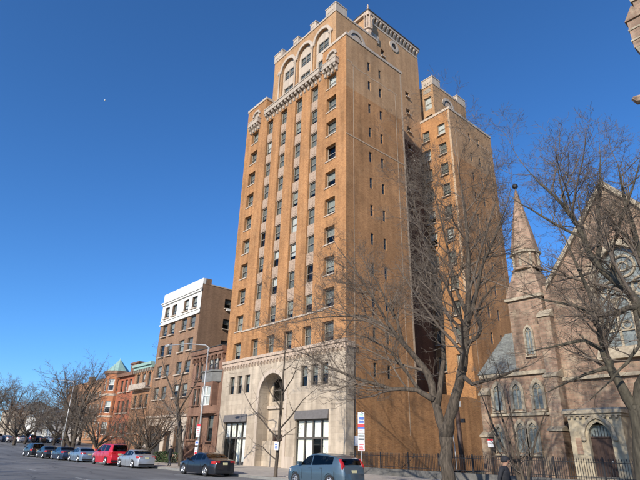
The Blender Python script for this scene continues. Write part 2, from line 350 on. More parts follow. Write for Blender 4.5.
def window(T, x, y, z, w_, h_, rz, frame='frame_tan', kind='sash', blind=None, sill=None, glass='glass', under=None):
    """rz=0 faces -y; rz=90deg faces +x"""
    b = T.location; loc = (x-b[0], y-b[1], z-b[2])
    o = link('window', wmesh(kind, w_, h_, frame), under or T, loc, rz)
    if under: return o
    if kind == 'fixed': link('pane', wmesh('pane', w_-.13, h_-.13, glass), o, (0, .045, .065))
    else:
        for zz in (.065, h_*.5): link('pane', wmesh('pane', w_-.13, h_*.5-.06, glass), o, (0, .035 if zz < .1 else .055, zz))
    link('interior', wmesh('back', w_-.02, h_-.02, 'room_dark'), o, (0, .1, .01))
    if blind is None:
        q = rnd.random(); blind = (q < .10 and ('blind_white', .5+.5*rnd.random())) or (q < .38 and ('blind_pale', .5+.5*rnd.random())) or (q < .95 and ('blind_grey', .75+.25*rnd.random())) or ()
    if blind:
        fr = min(1, max(.2, round(blind[1]*4)/4)); bh = (h_-.15)*fr
        link('blind', wmesh('blind', w_-.15, bh, blind[0]), o, (0, .13, h_-.07-bh))
    if sill: link('sill', wmesh('sill', w_, .1, sill), o, (0, -.02, 0))
    return o
def copies(name, mb, mats, T, spots, rz=0, smooth=False):
    me = mb.mesh(name, mats, smooth); b = T.location; out = []
    for s in spots:
        out.append(link(name, me, T, (s[0]-b[0], s[1]-b[1], s[2]-b[2]), s[3] if len(s) > 3 else rz))
    return out

# ------------------------------------------------------------------ the ground
def gz(x): return .035*max(0, min(-x, 175)-88)
def sheet(name, xs, ys, z, m):
    mb = MB()
    for i in range(len(xs)-1):
        for j in range(len(ys)-1):
            mb.face([(xs[i], ys[j], gz(xs[i])+z), (xs[i+1], ys[j], gz(xs[i+1])+z), (xs[i+1], ys[j+1], gz(xs[i+1])+z), (xs[i], ys[j+1], gz(xs[i])+z)])
    return struct(name, mb, m)
sheet('ground', [-1500, -600, -300, -175, -130, -88, -40, 60, 400], [-400, -60, 0, 60, 200, 900], -.02, 'verge')
sheet('road', [-400, -175, -150, -130, -110, -88, -60, -30, 60], [4.2, 20.6], 0, 'asphalt')
sheet('cross_street', [-150, -130, -112, -101, -94.5], [20.6, 120], .003, 'asphalt')
sheet('near_pavement', [-400, -175, -88, -40, 60], [-6, 4.2], .12, 'pavement')
pv = MB()
# far pavement: bedding below the slabs, plus the stretches left as one surface
KY = 20.75
side = struct('pavement', MB().box(-94, 30, KY+.18, 30.99, -.1, .125), 'pavement_b')
mb = MB().box(-94.2, 30, KY, KY+.17, -.1, .15); struct('kerb', mb, 'kerb')
slab = MB(); slab.box(.006, 1.494, .006, 1.69, 0, .03); sm = [slab.mesh('paving_slab', 'pavement'), slab.mesh('paving_slab', 'pavement_b')]
pits = [(-28.9, 21.7), (-15.3, 21.7), (-42.6, 21.7), (-49.7, 21.7), (-7.0, 22.6)]
for i in range(34):
    for j in range(6):
        x, y = -58+i*1.5, KY+.19+j*1.69
        if any(abs(x+.75-a) < .76 and abs(y+.84-b) < .86 for a, b in pits) or x > -8: continue
        o = link('paving_slab', sm[0 if rnd.random() < .6 else 1], side, (x, y, .1255+rnd.random()*.004))
dash = MB()
for x in range(-82, 0, 12): dash.box(x, x+3, 10.6, 10.7, .001, .005)
struct('lane_marking', dash, 'road_paint')
edge = MB().box(-60, 20, 5.55, 5.7, .001, .005); struct('edge_marking', edge, 'road_paint')

# ------------------------------------------------------------------ the tall brick tower
XR, XL, YF, YM = -32.06, -52.6, 31.0, 40.92        # right and left ends, street face, back of the front block
YW, YE, XT, XP = 51.37, 62.3, -35.5, -37.1         # rear wing front, its end, set-back upper blocks, court wall
GZ = .15; PAR = 47.4
T = thing('brick_tower', (-42.3, 31, GZ), 'tall orange brick apartment tower with pale stone base and arcaded top', 'building')
FZ = [11.13+3.29*k for k in range(10)]              # sill heights
cols = [-50.3, -46.75, -43.75, -40.65, -37.6, -34.5]
holes = []
U = lambda x: x-XL
for k, z in enumerate(FZ):
    for c in (0, 5): holes.append((U(cols[c]-.8), U(cols[c]+.8), z, z+1.95, .46))
    if k == 0:
        for c in range(1, 5): holes.append((U(cols[c]-.66), U(cols[c]+.66), z, z+1.95, .46))
for c in range(1, 5): holes.append((U(cols[c]-.68), U(cols[c]+.68), FZ[1]-.02, FZ[9]+2.0, .40))
for c in (0, 5): holes.append((U(cols[c]-.62), U(cols[c]+.62), 44.0, 46.0, .3))
fw = MB()
wall((XL, YF), (1, 0), XR-XL, 10.75, 44.3, holes[:-2] , .3, fw)
# shoulders either side of the arcade terrace
h2 = [h for h in holes[-2:]]
wall((XL, YF), (1, 0), 4.5, 44.3, PAR-.35, [(h2[0][0], h2[0][1], 44.31, 46.0, .3)], .3, fw)
wall((XR-4.14, YF), (1, 0), 4.14, 44.3, PAR-.35, [(h2[1][0]-(XR-4.14-XL), h2[1][1]-(XR-4.14-XL), 44.31, 46.0, .3)], .3, fw)
for a, b in ((XL+4.5, 1), (XR-4.14, -1)):           # returns of the shoulders towards the terrace
    if b > 0: wall((a, YF), (0, 1), 1.5, 44.3, PAR-.35, mb=fw)
    else: wall((a, YF+1.5), (0, -1), 1.5, 44.3, PAR-.35, mb=fw)
part('front_wall', fw, 'brick_orange', T)
for c, h in zip((0, 5), h2):
    mbx = MB(); p = arch_pts(cols[c], .62, 45.35); arch_fill((0, YF), (1, 0), 0, 0, 45.35, 46.0, p, .3, mbx, d0=-.004); part('arch_infill', mbx, 'limestone_trim', T)
    sur = arch_band((0, YF), (1, 0), p, arch_pts(cols[c], .92, 45.35), -.14, .02, MB()); s = part('arch_surround', sur, 'terracotta_pale', T)
    o = window(T, cols[c], YF+.26, 44.32, 1.2, 1.62, 0, 'frame_dark', blind=('blind_grey', 1) if c else ())
    mbl = B(cols[c]-.6, cols[c]+.6, YF+.1, YF+.2, 45.2, 45.95); part('lunette', mbl, 'terracotta_pale', T)
    # small balconet on corbels
    mbb = MB(); x0, x1 = cols[c]-1.25, cols[c]+1.25
    mbb.box(x0, x1, YF-.62, YF-.02, 43.55, 43.75); mbb.box(x0+.06, x1-.06, YF-.56, YF-.46, 43.75, 44.3); mbb.box(x0+.06, x0+.16, YF-.46, YF-.02, 43.75, 44.3); mbb.box(x1-.16, x1-.06, YF-.46, YF-.02, 43.75, 44.3)
    mbb.box(x0, x1, YF-.6, YF-.02, 44.3, 44.42)
    bal = part('balconet', mbb, 'terracotta_pale', T)
    cb = MB().prism([(-.02, 0), (-.58, 0), (-.52, -.35), (-.28, -.5), (-.22, -.85), (-.02, -.95)], 'x', -.16, .16); me = cb.mesh('corbel', 'terracotta_pale')
    for q in (-.95, -.32, .32, .95): link('corbel', me, bal, (cols[c]+q-T.location[0], YF-T.location[1], 43.55-T.location[2]))
# windows and spandrels of the street face
for k, z in enumerate(FZ):
    for c, x in enumerate(cols):
        if c in (0, 5): window(T, x, YF+.34, z+.05, 1.58, 1.9, 0, sill='limestone_trim')
        elif k == 0: window(T, x, YF+.34, z+.05, 1.3, 1.9, 0, sill=None)
        else: window(T, x, YF+.30, z, 1.34, 1.95, 0)
sp_ = MB(); sp_.box(-.67, .67, 0, .14, 0, FZ[1]-FZ[0]-1.96); sp_.box(-.55, .55, -.03, 0, .12, FZ[1]-FZ[0]-2.1); sp_.box(-.2, .2, -.06, -.03, .3, 1.0)
copies('spandrel', sp_, 'spandrel_stone', T, [(cols[c], YF+.17, FZ[k]+1.955) for c in range(1, 5) for k in range(1, 9)])
sb = MB().box(XL+2.95, XR-2.95, YF-.09, YF+.0, FZ[1]-.2, FZ[1]-.03); part('sill_course', sb, 'limestone_trim', T)
# stone base: storefronts, arch, triple windows
bh = []
for a, b in ((-51.4, -46.9), (-38.7, -34.05)): bh.append((U(a), U(b), GZ+.02, 5.1, .35))
tri = [-50.5, -48.9, -47.4, -37.65, -36.1, -34.7]
for x in tri: bh.append((U(x-.5), U(x+.5), 7.3, 9.2, .32))
AX, AR, AZ = -42.7, 2.22, 6.75
bh.append((U(AX-AR), U(AX+AR), GZ+.01, AZ+AR+.05, 1.5))
bw_ = wall((XL, YF-.14), (1, 0), XR-XL+.14, GZ, 10.4, bh, .35)
wall((XR+.14, YF-.14), (0, 1), 1.0, GZ, 10.4, mb=bw_); wall((XR+.14, YF+.86), (-1, 0), .14, GZ, 10.4, mb=bw_); wall((XL, YF+.2), (0, -1), .34, GZ, 10.4, mb=bw_)
arch_fill((0, YF-.14), (1, 0), 0, 0, AZ, AZ+AR+.05, arch_pts(AX, AR, AZ, n=24), 1.5, bw_)
part('stone_base', bw_, 'limestone', T)
ab = arch_band((0, YF-.14), (1, 0), arch_pts(AX, AR, AZ, n=24), arch_pts(AX, AR+.42, AZ, n=24), -.07, 0, MB()); part('arch_surround', ab, 'limestone_trim', T)
for q in (AX-AR-.42, AX+AR): part('pilaster', B(q, q+.42, YF-.21, YF-.138, GZ, AZ), 'limestone_trim', T)
# arch inner: tan screen wall, lunette window, doors
scr = wall((AX-AR, YF+1.2), (1, 0), 2*AR, GZ, AZ+AR+.05, [(.9, 2*AR-.9, GZ+.01, 3.1, .2), (.55, 2*AR-.55, 6.3, 8.6, .2)], .2); part('portal_screen', scr, 'limestone', T)
part('portal_transom', B(AX-AR, AX+AR, YF+.95, YF+1.19, 5.6, 5.9), 'limestone_trim', T); part('portal_transom', B(AX-AR+.3, AX+AR-.3, YF+1.0, YF+1.19, 3.5, 3.75), 'limestone_trim', T)
window(T, AX, YF+1.3, 6.3, 2*AR-1.1, 2.3, 0, 'frame_dark', 'pair', blind=())
dr = MB(); dr.box(AX-1.32, AX-.02, YF+1.3, YF+1.36, GZ, 3.1); dr.box(AX+.02, AX+1.32, YF+1.3, YF+1.36, GZ, 3.1)
for q in (-1.1, -.55, .25, .8): dr.box(AX+q, AX+q+.35, YF+1.27, YF+1.3, .5, 2.7)
part('entrance_door', dr, 'door_wood', T)
part('portal_screen', B(AX-AR+.05, AX+AR-.05, YF+.6, YF+1.1, GZ, 2.5), 'limestone', T, label='plain tan lower screen inside the entrance arch')
for i, (a, b) in enumerate(((-51.4, -46.9), (-38.7, -34.05))):
    aw = part('awning', MB().prism([(YF-.2, 5.12), (YF+.05, 5.12), (YF+.05, 4.36), (YF-.34, 4.36)], 'x', a-.02, b+.02), 'awning_grey', T)
    fr = MB(); ww = b-a; t = .1; y0, y1 = YF+.06, YF+.16
    for q in range(5): xx = a+ww*q/4; fr.box(max(a, xx-t/2), min(b, xx+t/2), y0, y1, GZ+.1, 4.36)
    fr.box(a, b, y0+.01, y1-.01, 2.7, 2.85); fr.box(a, b, y0+.01, y1-.01, 4.25, 4.36); fr.box(a, b, y0-.05, y1, GZ, GZ+.3)
    sf = part('storefront_frame', fr, 'frame_dark', T)
    for q in range(4):
        for z0, z1 in ((GZ+.3, 2.7), (2.85, 4.25)):
            p = MB(); p.face([(a+ww*q/4+.05, YF+.11, z0), (a+ww*(q+1)/4-.05, YF+.11, z0), (a+ww*(q+1)/4-.05, YF+.11, z1), (a+ww*q/4+.05, YF+.11, z1)])
            part('pane', p, 'glass_shop', T, under=sf)
            if (i == 1 and not (q == 2 and z0 < 1)) or (i == 0 and (q in (2, 3) or z0 > 2)):
                cu = MB(); n = 14; x0 = a+ww*q/4+.06; wx = (ww/4-.12)*(1 if i else .8)
                for s in range(n):
                    ya, yb = YF+.26+(.05 if s % 2 else 0), YF+.26+(0 if s % 2 else .05)
                    cu.face([(x0+wx*s/n, ya, z0), (x0+wx*(s+1)/n, yb, z0), (x0+wx*(s+1)/n, yb, z1), (x0+wx*s/n, ya, z1)])
                part('curtain', cu, 'curtain' if (q+i) % 3 else 'blind_white', T, under=sf)
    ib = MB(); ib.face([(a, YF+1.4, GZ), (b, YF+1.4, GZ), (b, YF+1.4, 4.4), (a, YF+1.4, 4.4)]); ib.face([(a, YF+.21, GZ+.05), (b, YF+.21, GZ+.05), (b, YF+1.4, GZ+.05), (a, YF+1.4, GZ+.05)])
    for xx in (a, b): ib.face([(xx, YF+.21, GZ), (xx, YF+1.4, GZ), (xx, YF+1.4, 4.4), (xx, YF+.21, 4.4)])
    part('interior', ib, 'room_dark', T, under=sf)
    part('plinth', B(*((XL+.02, -51.42) if i == 0 else (-34.03, XR+.13)), YF-.2, YF-.142, GZ, 1.15), 'limestone_trim', T)
for x in tri: window(T, x, YF+.06, 7.3, .98, 1.88, 0, 'frame_dark', blind=('blind_pale', .5) if rnd.random() < .5 else ('blind_grey', .6))
for a, b in ((-46.88, AX-AR-.45), (AX+AR+.45, -38.72)): part('plinth', B(a, b, YF-.2, YF-.142, GZ, 1.15), 'limestone_trim', T)
# ledge over the stone base, on a row of corbels
part('base_cornice', B(XL-.05, XR+.3, YF-.42, YF+.02, 10.75, 11.05).box(XL-.05, XR+.22, YF-.3, YF+.02, 10.4, 10.75).box(XR+.003, XR+.3, YF+.022, YF+.9, 10.4, 10.9), 'terracotta_trim', T)
cb = MB().prism([(0, 0), (-.2, 0), (-.18, -.2), (0, -.42)], 'x', -.13, .13)
copies('corbel', cb, 'terracotta_trim', T, [(XL+.35+i*.565, YF-.142, 10.4) for i in range(37)])
# balcony under the arcade, on brackets
x0, x1 = -47.6, -36.25
bb = B(x0, x1, YF-.62, YF-.003, 43.75, 44.0).box(x0, x1, YF-.55, YF-.42, 44.0, 44.45).box(x0, x1, YF-.62, YF-.35, 44.45, 44.6)
part('terrace_balcony', bb, 'terracotta_pale', T)
cb = MB().prism([(0, 0), (-.56, 0), (-.5, -.3), (-.2, -.45), (-.14, -.8), (0, -.9)], 'x', -.17, .17)
copies('bracket', cb, 'terracotta_pale', T, [(x0+.3+i*.72, YF-.003, 43.75) for i in range(16)])
# side face, court and rear wing
Vs = [(34.8, .44), (36.75, .44)]
sh = [(v-YF-w_/2, v-YF+w_/2, z, z+1.3, .1) for v, w_ in Vs for z in [FZ[k]+.25 for k in range(10)]+[FZ[0]-3.05, 43.85]]
ZS = 39.6
sw = wall((XR, YF), (0, 1), YM-YF, GZ, ZS, [h for h in sh if h[3] < ZS], .22)
su = wall((XR, YF), (0, 1), YM-YF, ZS, PAR-.35, [h for h in sh if h[2] > ZS], .22)
su2 = MB(); wall((XR, YM), (0, 1), YW-YM, GZ, 7.4, mb=sw)
wsh = [(v-YW-.25, v-YW+.25, z, z+1.4, .1) for v in (56.1, 58.35) for z in [10.95+3.27*k for k in range(11)]]
wall((XR, YW), (0, 1), YE-YW, GZ, ZS, [h for h in wsh if h[3] < ZS], .22, mb=sw); wall((XR, YW), (0, 1), YE-YW, ZS, PAR-.35, [h for h in wsh if h[2] > ZS], .22, mb=su2); part('side_wall_upper', su, 'brick_tan', T); part('side_wall_upper', su2, 'brick_tan', T)
part('side_wall', sw, 'brick_orange', T)
for v, w_ in Vs:
    for z in [FZ[k]+.25 for k in range(10)]+[FZ[0]-3.05, 43.85]: window(T, XR-.07, v, z, w_, 1.3, R(90), 'frame_dark', blind=('blind_grey', 1))
for v in (56.1, 58.35):
    for z in [10.95+3.27*k for k in range(11)]: window(T, XR-.07, v, z, .5, 1.4, R(90), 'frame_dark', blind=('blind_grey', 1))
part('left_wall', wall((XL, YE), (0, -1), YE-YF-.2, GZ, PAR-.35), 'brick_orange', T)
bk = MB(); wall((XR, YM), (-1, 0), XR-XP, 7.4, PAR-.35, mb=bk); part('rear_wall', bk, 'brick_court_shaded', T)
ch = [(48.15-YM, 49.0-YM, z, z+.95, .25) for z in (50.5, 47.4, 44.25, 41.1, 37.9, 34.8, 31.6)]+[(43.0-YM, 43.7-YM, 55.0, 56.25, .25)]
ch += [(q-YM, q-YM+1.0, z, z+1.6, .25) for q in (43.2, 46.0) for z in [10.8+3.27*k for k in range(9)]]
part('court_wall_lower', wall((XP, YM), (0, 1), YW-YM+.4, 7.4, 42.6, [h for h in ch if h[3] < 42.6], .25), 'brick_court_shaded', T)  # lower court face takes the brick with shade in its colour
cw = wall((XP, YM), (0, 1), YW-YM+.4, 42.6, 61.0, [h for h in ch if h[2] > 42.6], .25); wall((XP, YM-.6), (0, 1), .6, 44, 61.0, mb=cw)
wall((XL+3, YM-.6), (1, 0), XP-XL-3, 44, 61, mb=cw); wall((XP, YW+.4), (-1, 0), 10, 44, 61, mb=cw)
part('court_wall', cw, 'brick_tan', T)
for z in (50.5, 47.4, 44.25, 41.1, 37.9, 34.8, 31.6): window(T, XP-.16, 48.575, z, .85, .95, R(90), 'frame_dark', blind=(), sill='limestone_trim')
window(T, XP-.16, 43.35, 55.0, .7, 1.25, R(90), 'frame_dark', blind=(), sill='limestone_trim')
for q in (43.7, 46.5):
    for z in [10.8+3.27*k for k in range(9)]: window(T, XP-.16, q, z, 1.0, 1.6, R(90), 'frame_dark', blind=('blind_grey', .5))
WZ = [10.7+3.27*k for k in range(11)]
wh = [(x-XP-.62, x-XP+.62, z, z+1.85, .25) for x in (-33.6, -36.28) for z in WZ]
ww_ = wall((XP, YW), (1, 0), XR-XP, GZ, PAR-.35, wh, .25); part('wing_front_wall', ww_, 'brick_orange', T)
for x in (-33.6, -36.28):
    for z in WZ: window(T, x, YW+.16, z, 1.22, 1.85, 0, 'frame_tan', sill='limestone_trim')
# copings of the lower parapets
def coping(x0, x1, y0, y1, z, name='coping'): part(name, B(x0, x1, y0, y1, z-.35, z+.02), 'limestone_trim', T)
coping(XL-.08, XL+4.58, YF-.08, YF+.5, PAR); coping(XR-4.22, XR+.08, YF-.08, YF+.5, PAR)
coping(XR-.5, XR+.078, YF+.5, YM+.06, PAR); coping(XP, XR-.5, YM-.5, YM+.058, PAR)
coping(XP, XR+.08, YW-.08, YW+.5, PAR); coping(XR-.5, XR+.078, YW+.5, YE, PAR)
coping(XL+4.0, XL+4.58, YF+.5, YF+1.5, PAR); coping(XR-4.22, XR-3.7, YF+.5, YF+1.5, PAR)
for q in (B(XL+.1, XL+4.4, YF+.3, YM-.3, 46.0, 46.4), B(XR-4.1, XR-.3, YF+.3, YM-.3, 46.0, 46.4), B(XP, XR-.3, YW+.3, YE, 46, 46.4), B(XP+.01, XR-.02, YM+.01, YW-.01, 7.0, 7.3)): part('roof', q, 'roof_dark', T)
part('terrace_floor', B(x0-.4, x1+.2, YF+.01, YF+1.6, 44.0, 44.28), 'limestone_trim', T)
# pale repair lines on the blank flank
ln = MB()
for y in (32.15, 39.5): ln.box(XR-.01, XR+.012, y-.05, y+.05, 3.2, 42.9)
y = 31.2; z = 43.4
while y < 39.5:
    ln.box(XR-.01, XR+.0125, y, y+.75, z-.06, z+.05); z2 = 42.9+.25*rnd.random()
    ln.box(XR-.01, XR+.0115, y+.70, y+.77, min(z, z2)-.05, max(z, z2)+.05); y += .72; z = z2
part('mortar_repair', ln, 'mortar_line', T)
part('mortar_repair', B(XR-.01, XR+.03, YF+.02, YM-.02, 33.14, 33.28), 'mortar_line', T)
ln2 = MB()
for y in (52.5, 61.2): ln2.box(XR-.01, XR+.012, y-.05, y+.05, 9, 44.2)
ln2.box(XR-.01, XR+.0125, 52.5, 61.2, 44.2, 44.33); ln2.box(XR-.01, XR+.03, YW, YE, 22.6, 22.74); part('mortar_repair', ln2, 'mortar_line', T)
part('quoin_strip', B(XR-.01, XR+.006, YM-.3, YM-.02, 8, 46.9), 'mortar_line', T); part('quoin_strip', B(XR-.3, XR-.01, YW-.006, YW+.01, 20, 46.9), 'mortar_line', T)

# upper block with the three-bay arcade
def upper(x0, x1, y0, y1, zt, arcade):
    mbu = MB(); W = x1-x0
    hs = []
    cs = [-45.5, -41.85, -38.2] if arcade else []
    for c in cs: hs.append((c-1.4-x0, c+1.4-x0, 44.3, 53.4, .45))
    if not arcade: hs = [(-37.3-x0, -35.95-x0, 50.3, 52.6, .25), (-37.3-x0, -35.95-x0, 47.0, 49.2, .25)]
    wall((x0, y0), (1, 0), W, 44.0 if arcade else 46, zt, hs, .3, mbu)
    for c in cs: arch_fill((x0, y0), (1, 0), 0, 0, 52.0, 53.4, arch_pts(c-x0, 1.4, 52.0, n=18), .45, mbu)
    wall((x1, y0), (0, 1), y1-y0, 44.0, zt, mb=mbu); wall((x0, y1), (0, -1), y1-y0, 44.0, zt, mb=mbu); wall((x1, y1), (-1, 0), W, 44, zt, mb=mbu)
    part('upper_wall', mbu, 'brick_tan', T)
    part('roof', B(x0+.1, x1-.1, y0+.1, y1-.1, zt-.6, zt-.3), 'roof_dark', T)
    part('coping', B(x0-.07, x1+.07, y0-.09, y1, zt-.002, zt+.3), 'limestone_trim', T)
    mk = lambda a, b, c, d, h: part('merlon', B(a, b, c, d, zt+.3, zt+h-.16).box(a-.06, b+.06, c-.06, d+.06, zt+h-.16, zt+h).box(a+.25, b-.25, c-.04, c+.1, zt+.5, zt+h-.35), 'limestone_trim', T)
    mk(x1-1.95, x1+.06, y0-.1, y0+1.9, 1.55)
    if arcade:
        mk(x0-.06, x0+1.95, y0-.1, y0+1.9, 1.55); mk(-40.6, -39.5, y0-.1, y0+.5, 1.35); mk(-44.4, -43.3, y0-.1, y0+.5, 1.35)
    else: mk(x1-.6, x1+.06, y1-2.3, y1-.02, 1.5)
    for c in cs:
        part('arch_surround', arch_band((0, y0), (1, 0), arch_pts(c, 1.4, 52.0, n=18), arch_pts(c, 1.83, 52.0, n=18), -.12, .05, MB()), 'limestone_trim', T)
        # the bay inside: tympanum, two storeys of paired windows, stone panel between
        ty = MB(); pts = arch_pts(c, 1.4, 52.0, n=18); ty.face([(u, y0+.34, z) for u, z in pts]); ty.face([(c-1.4, y0+.34, 52.0), (c+1.4, y0+.34, 52.0), (c+1.4, y0+.34, 51.75), (c-1.4, y0+.34, 51.75)])
        part('tympanum', ty, 'limestone_trim', T)
        part('bay_panel', B(c-1.4, c+1.4, y0+.30, y0+.45, 48.75, 50.2), 'limestone_trim', T); part('bay_panel', B(c-1.4, c+1.4, y0+.30, y0+.45, 44.3, 46.8), 'limestone_trim', T)
        for q in (-1.4, 1.02):
            for za, zb in ((46.8, 48.75), (50.2, 51.75)): part('jamb', B(c+q, c+q+.38, y0+.28, y0+.45, za, zb), 'limestone_trim', T)
        window(T, c, y0+.36, 50.2, 2.04, 1.55, 0, 'frame_tan', 'pair', blind=('blind_grey', .75)); window(T, c, y0+.36, 46.8, 2.04, 1.95, 0, 'frame_tan', 'pair', blind=('blind_grey', .75))
    if arcade:
        for x in (-47.32, -43.68, -40.02, -36.4):
            cl = MB().lathe([(.16, 44.3), (.16, 44.6), (.11, 44.65), (.11, 51.5), (.14, 51.55), (.2, 51.75), (.24, 52.02)], 10, (x, y0-.13, 0)); part('colonnette', cl, 'limestone_trim', T, True)
            part('impost', B(x-.38, x+.38, y0-.2, y0+.02, 51.72, 52.04), 'limestone_trim', T)
    # half-round lunette on the flank
    cy = y0+3.75; lp = arch_pts(cy-y0, 1.15, 52.0, n=16); lo = arch_pts(cy-y0, 1.6, 52.0, n=16)
    part('lunette_surround', arch_band((x1, y0), (0, 1), lp, lo, -.12, .02, MB()), 'limestone_trim', T)
    lf = MB(); lf.face([(x1+.01, y0+u, z) for u, z in lp]); lf2 = part('lunette', lf, 'terracotta_trim', T)
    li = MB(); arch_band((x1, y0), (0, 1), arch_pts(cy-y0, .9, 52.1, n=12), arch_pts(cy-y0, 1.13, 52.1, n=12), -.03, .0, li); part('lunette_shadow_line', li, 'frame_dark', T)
upper(-48.9, XT, 32.5, 40.3, 54.75, True)
upper(-48.9, XT, 53.0, YE-.4, 54.6, False)
window(T, -36.62, 53.16, 50.3, 1.33, 2.3, 0, 'frame_tan', blind=('blind_white', 1)); window(T, -36.62, 53.16, 47.0, 1.33, 2.2, 0, 'frame_tan', blind=('blind_grey', 1))
part('vent_grille', B(-37.3, -35.95, 52.97, 53.02, 53.4, 54.2), 'frame_tan', T)
# lift house: corbelled crown, oculus, corner pinnacle
part('crown_cornice', B(XL+3, XP+.42, YM-1.0, YW+.45, 61.0, 61.42), 'terracotta_trim', T); part('crown_gutter', B(XL+3, XP+.5, YM-1.06, YW+.5, 61.42, 61.6), 'roof_dark', T)
cb = MB().prism([(0, 0), (.38, 0), (.36, -.35), (0, -.95)], 'y', -.17, .17)
copies('corbel', cb, 'limestone_trim', T, [(XP+.003, YM+.35+i*.78, 61.0) for i in range(14)])
part('frieze', B(XP-.01, XP+.05, YM-.58, YW+.38, 59.75, 60.05), 'limestone_trim', T)
oc = MB(); n = 24
ring = lambda r: [(45.95-YM+r*math.cos(2*math.pi*k/n), 58.6+r*math.sin(2*math.pi*k/n)) for k in range(n+1)]
arch_band((XP, YM), (0, 1), ring(.5), ring(1.0), -.1, .02, oc); part('oculus_surround', oc, 'limestone_trim', T)
og = MB(); og.face([(XP+.012, YM+u, z) for u, z in ring(.5)[:-1]]); part('oculus_pane', og, 'room_dark', T)
pn = MB(); pc = (XP+.15, YM-.75, 0)
pn.lathe([(.35, 56.3), (.62, 57.0), (.62, 57.3), (.5, 57.35), (.5, 57.5), (.72, 57.6), (.72, 57.8)], 8, pc); pn.lathe([(.42, 57.8), (.42, 60.2)], 8, pc); pn.lathe([(.66, 60.2), (.66, 60.45), (.5, 60.5), (.25, 61.6), (.1, 62.2), (.16, 62.4), (.05, 62.8)], 8, pc)
for k in range(8):
    t = 2*math.pi*k/8+.39; pn.tube([(pc[0]+.6*math.cos(t), pc[1]+.6*math.sin(t), 57.8), (pc[0]+.6*math.cos(t), pc[1]+.6*math.sin(t), 60.2)], .09, 6)
part('pinnacle', pn, 'terracotta_trim', T)
part('pinnacle_bracket', B(XP-.02, XP+.2, YM-.1, YM+1.5, 56.6, 57.9).box(XP, XP+.26, YM+.2, YM+1.2, 56.8, 57.6), 'limestone_trim', T)
# things fixed to the flank near the pavement
o = link('wall_notice', B(XR, XR+.07, 31.95, 32.45, 2.2, 2.95).mesh('wall_notice', 'paper', off=(XR, 32.2, 2.2)), None, (XR+.005, 32.2, 2.2)); tag(o, 'small pale notice box on the brick flank beside the stone corner', 'notice')

# ------------------------------------------------------------------ neighbours along the street
def block(name, label, x0, x1, y0, depth, zb, zt, wmat, rows, sidewins=(), frame='frame_dark', sillm='limestone_trim', front_extra=(), wz=None):
    """a street building: front wall facing -y with openings rows=[(xc,z0,w,h,blind)], flank facing +x, roof"""
    T = thing(name, ((x0+x1)/2, y0, zb), label, 'building')
    hs = [(x-w_/2-x0, x+w_/2-x0, z, z+h, .22) for x, z, w_, h, *_ in rows] + [(a-x0, b-x0, c, d, e) for a, b, c, d, e in front_extra]
    part('front_wall', wall((x0, y0), (1, 0), x1-x0, zb, zt, hs, .22), wmat, T)
    sh = [(y-w_/2-y0, y+w_/2-y0, z, z+h, .22) for y, z, w_, h in sidewins]
    part('side_wall', wall((x1, y0), (0, 1), depth, zb, zt, sh, .22), wz or wmat, T)
    rw = MB(); wall((x1, y0+depth), (-1, 0), x1-x0, zb, zt, mb=rw); wall((x0, y0+depth), (0, -1), depth, zb, zt, mb=rw); part('rear_wall', rw, wz or wmat, T)
    part('roof', B(x0+.02, x1-.02, y0+.02, y0+depth-.02, zt-.35, zt-.1), 'roof_dark', T)
    for r in rows:
        x, z, w_, h = r[:4]; bl = r[4] if len(r) > 4 else None
        window(T, x, y0+.14, z, w_-.02, h, 0, frame, blind=bl, sill=sillm)
    for y, z, w_, h in sidewins: window(T, x1-.14, y, z, w_-.02, h, R(90), frame, blind=('blind_grey', .6), sill=sillm)
    return T
def P(T, name, mb, m, **k): return part(name, mb, m, T, **k)

# six storeys, white painted attic
x0, x1 = -72.8, -60.6
wc = [-71.05, -68.6, -64.9, -62.4]
rows = [(x, z, 1.55, 1.7, None) for z in (19.55, 16.75, 13.75, 10.75, 7.75) for x in wc]
W6 = block('apartment_block', 'six-storey brown brick apartment block with white painted top storey', x0, x1, 31, 18, GZ, 22.75, 'brick_umber', rows,
           [(y, z, 1.1, 1.4) for y in (35.25, 39.5) for z in (19.9, 17.0, 14.0)], front_extra=[(-71.8, -67.4, GZ+.02, 4.3, .6), (-66.4, -64.6, GZ+.02, 3.6, .6), (-63.6, -61.3, .9, 4.2, .35)])
hs = [(x-.775-x0, x+.775-x0, 19.55, 21.25, .05) for x in wc]
P(W6, 'white_attic', wall((x0-.02, 30.95), (1, 0), x1-x0+.04, 18.6, 22.76, [(a+.02, b+.02, c, d, .05) for a, b, c, d, _ in hs], .05), 'white_paint')
P(W6, 'parapet', B(x0-.02, x1+.05, 30.95, 31.4, 22.76, 23.55), 'white_paint')
P(W6, 'corner_pier', B(x1-.5, x1+.02, 31.41, 32.3, 22.75, 23.6), 'brick_umber')
P(W6, 'cornice', B(x0-.1, x1+.06, 30.62, 30.947, 21.95, 22.12).box(x0-.1, x1+.06, 30.75, 30.946, 21.7, 21.95), 'white_paint')
P(W6, 'band', B(x0-.05, x1+.04, 30.8, 30.947, 18.55, 18.75), 'white_paint'); P(W6, 'band', B(x0-.05, x1+.04, 30.83, 30.947, 19.15, 19.3), 'white_paint')
gf = wall((x0-.02, 30.93), (1, 0), x1-x0+.04, GZ, 5.3, [(-71.8-x0, -67.4-x0, GZ+.02, 4.3, .1), (-66.4-x0, -64.6-x0, GZ+.02, 3.6, .1), (-63.6-x0, -61.3-x0, .9, 4.2, .1)], .1); P(W6, 'stone_ground_floor', gf, 'limestone_trim')
P(W6, 'ground_floor_cornice', B(x0-.03, x1+.03, 30.7, 30.99, 5.3, 5.6), 'limestone_trim')
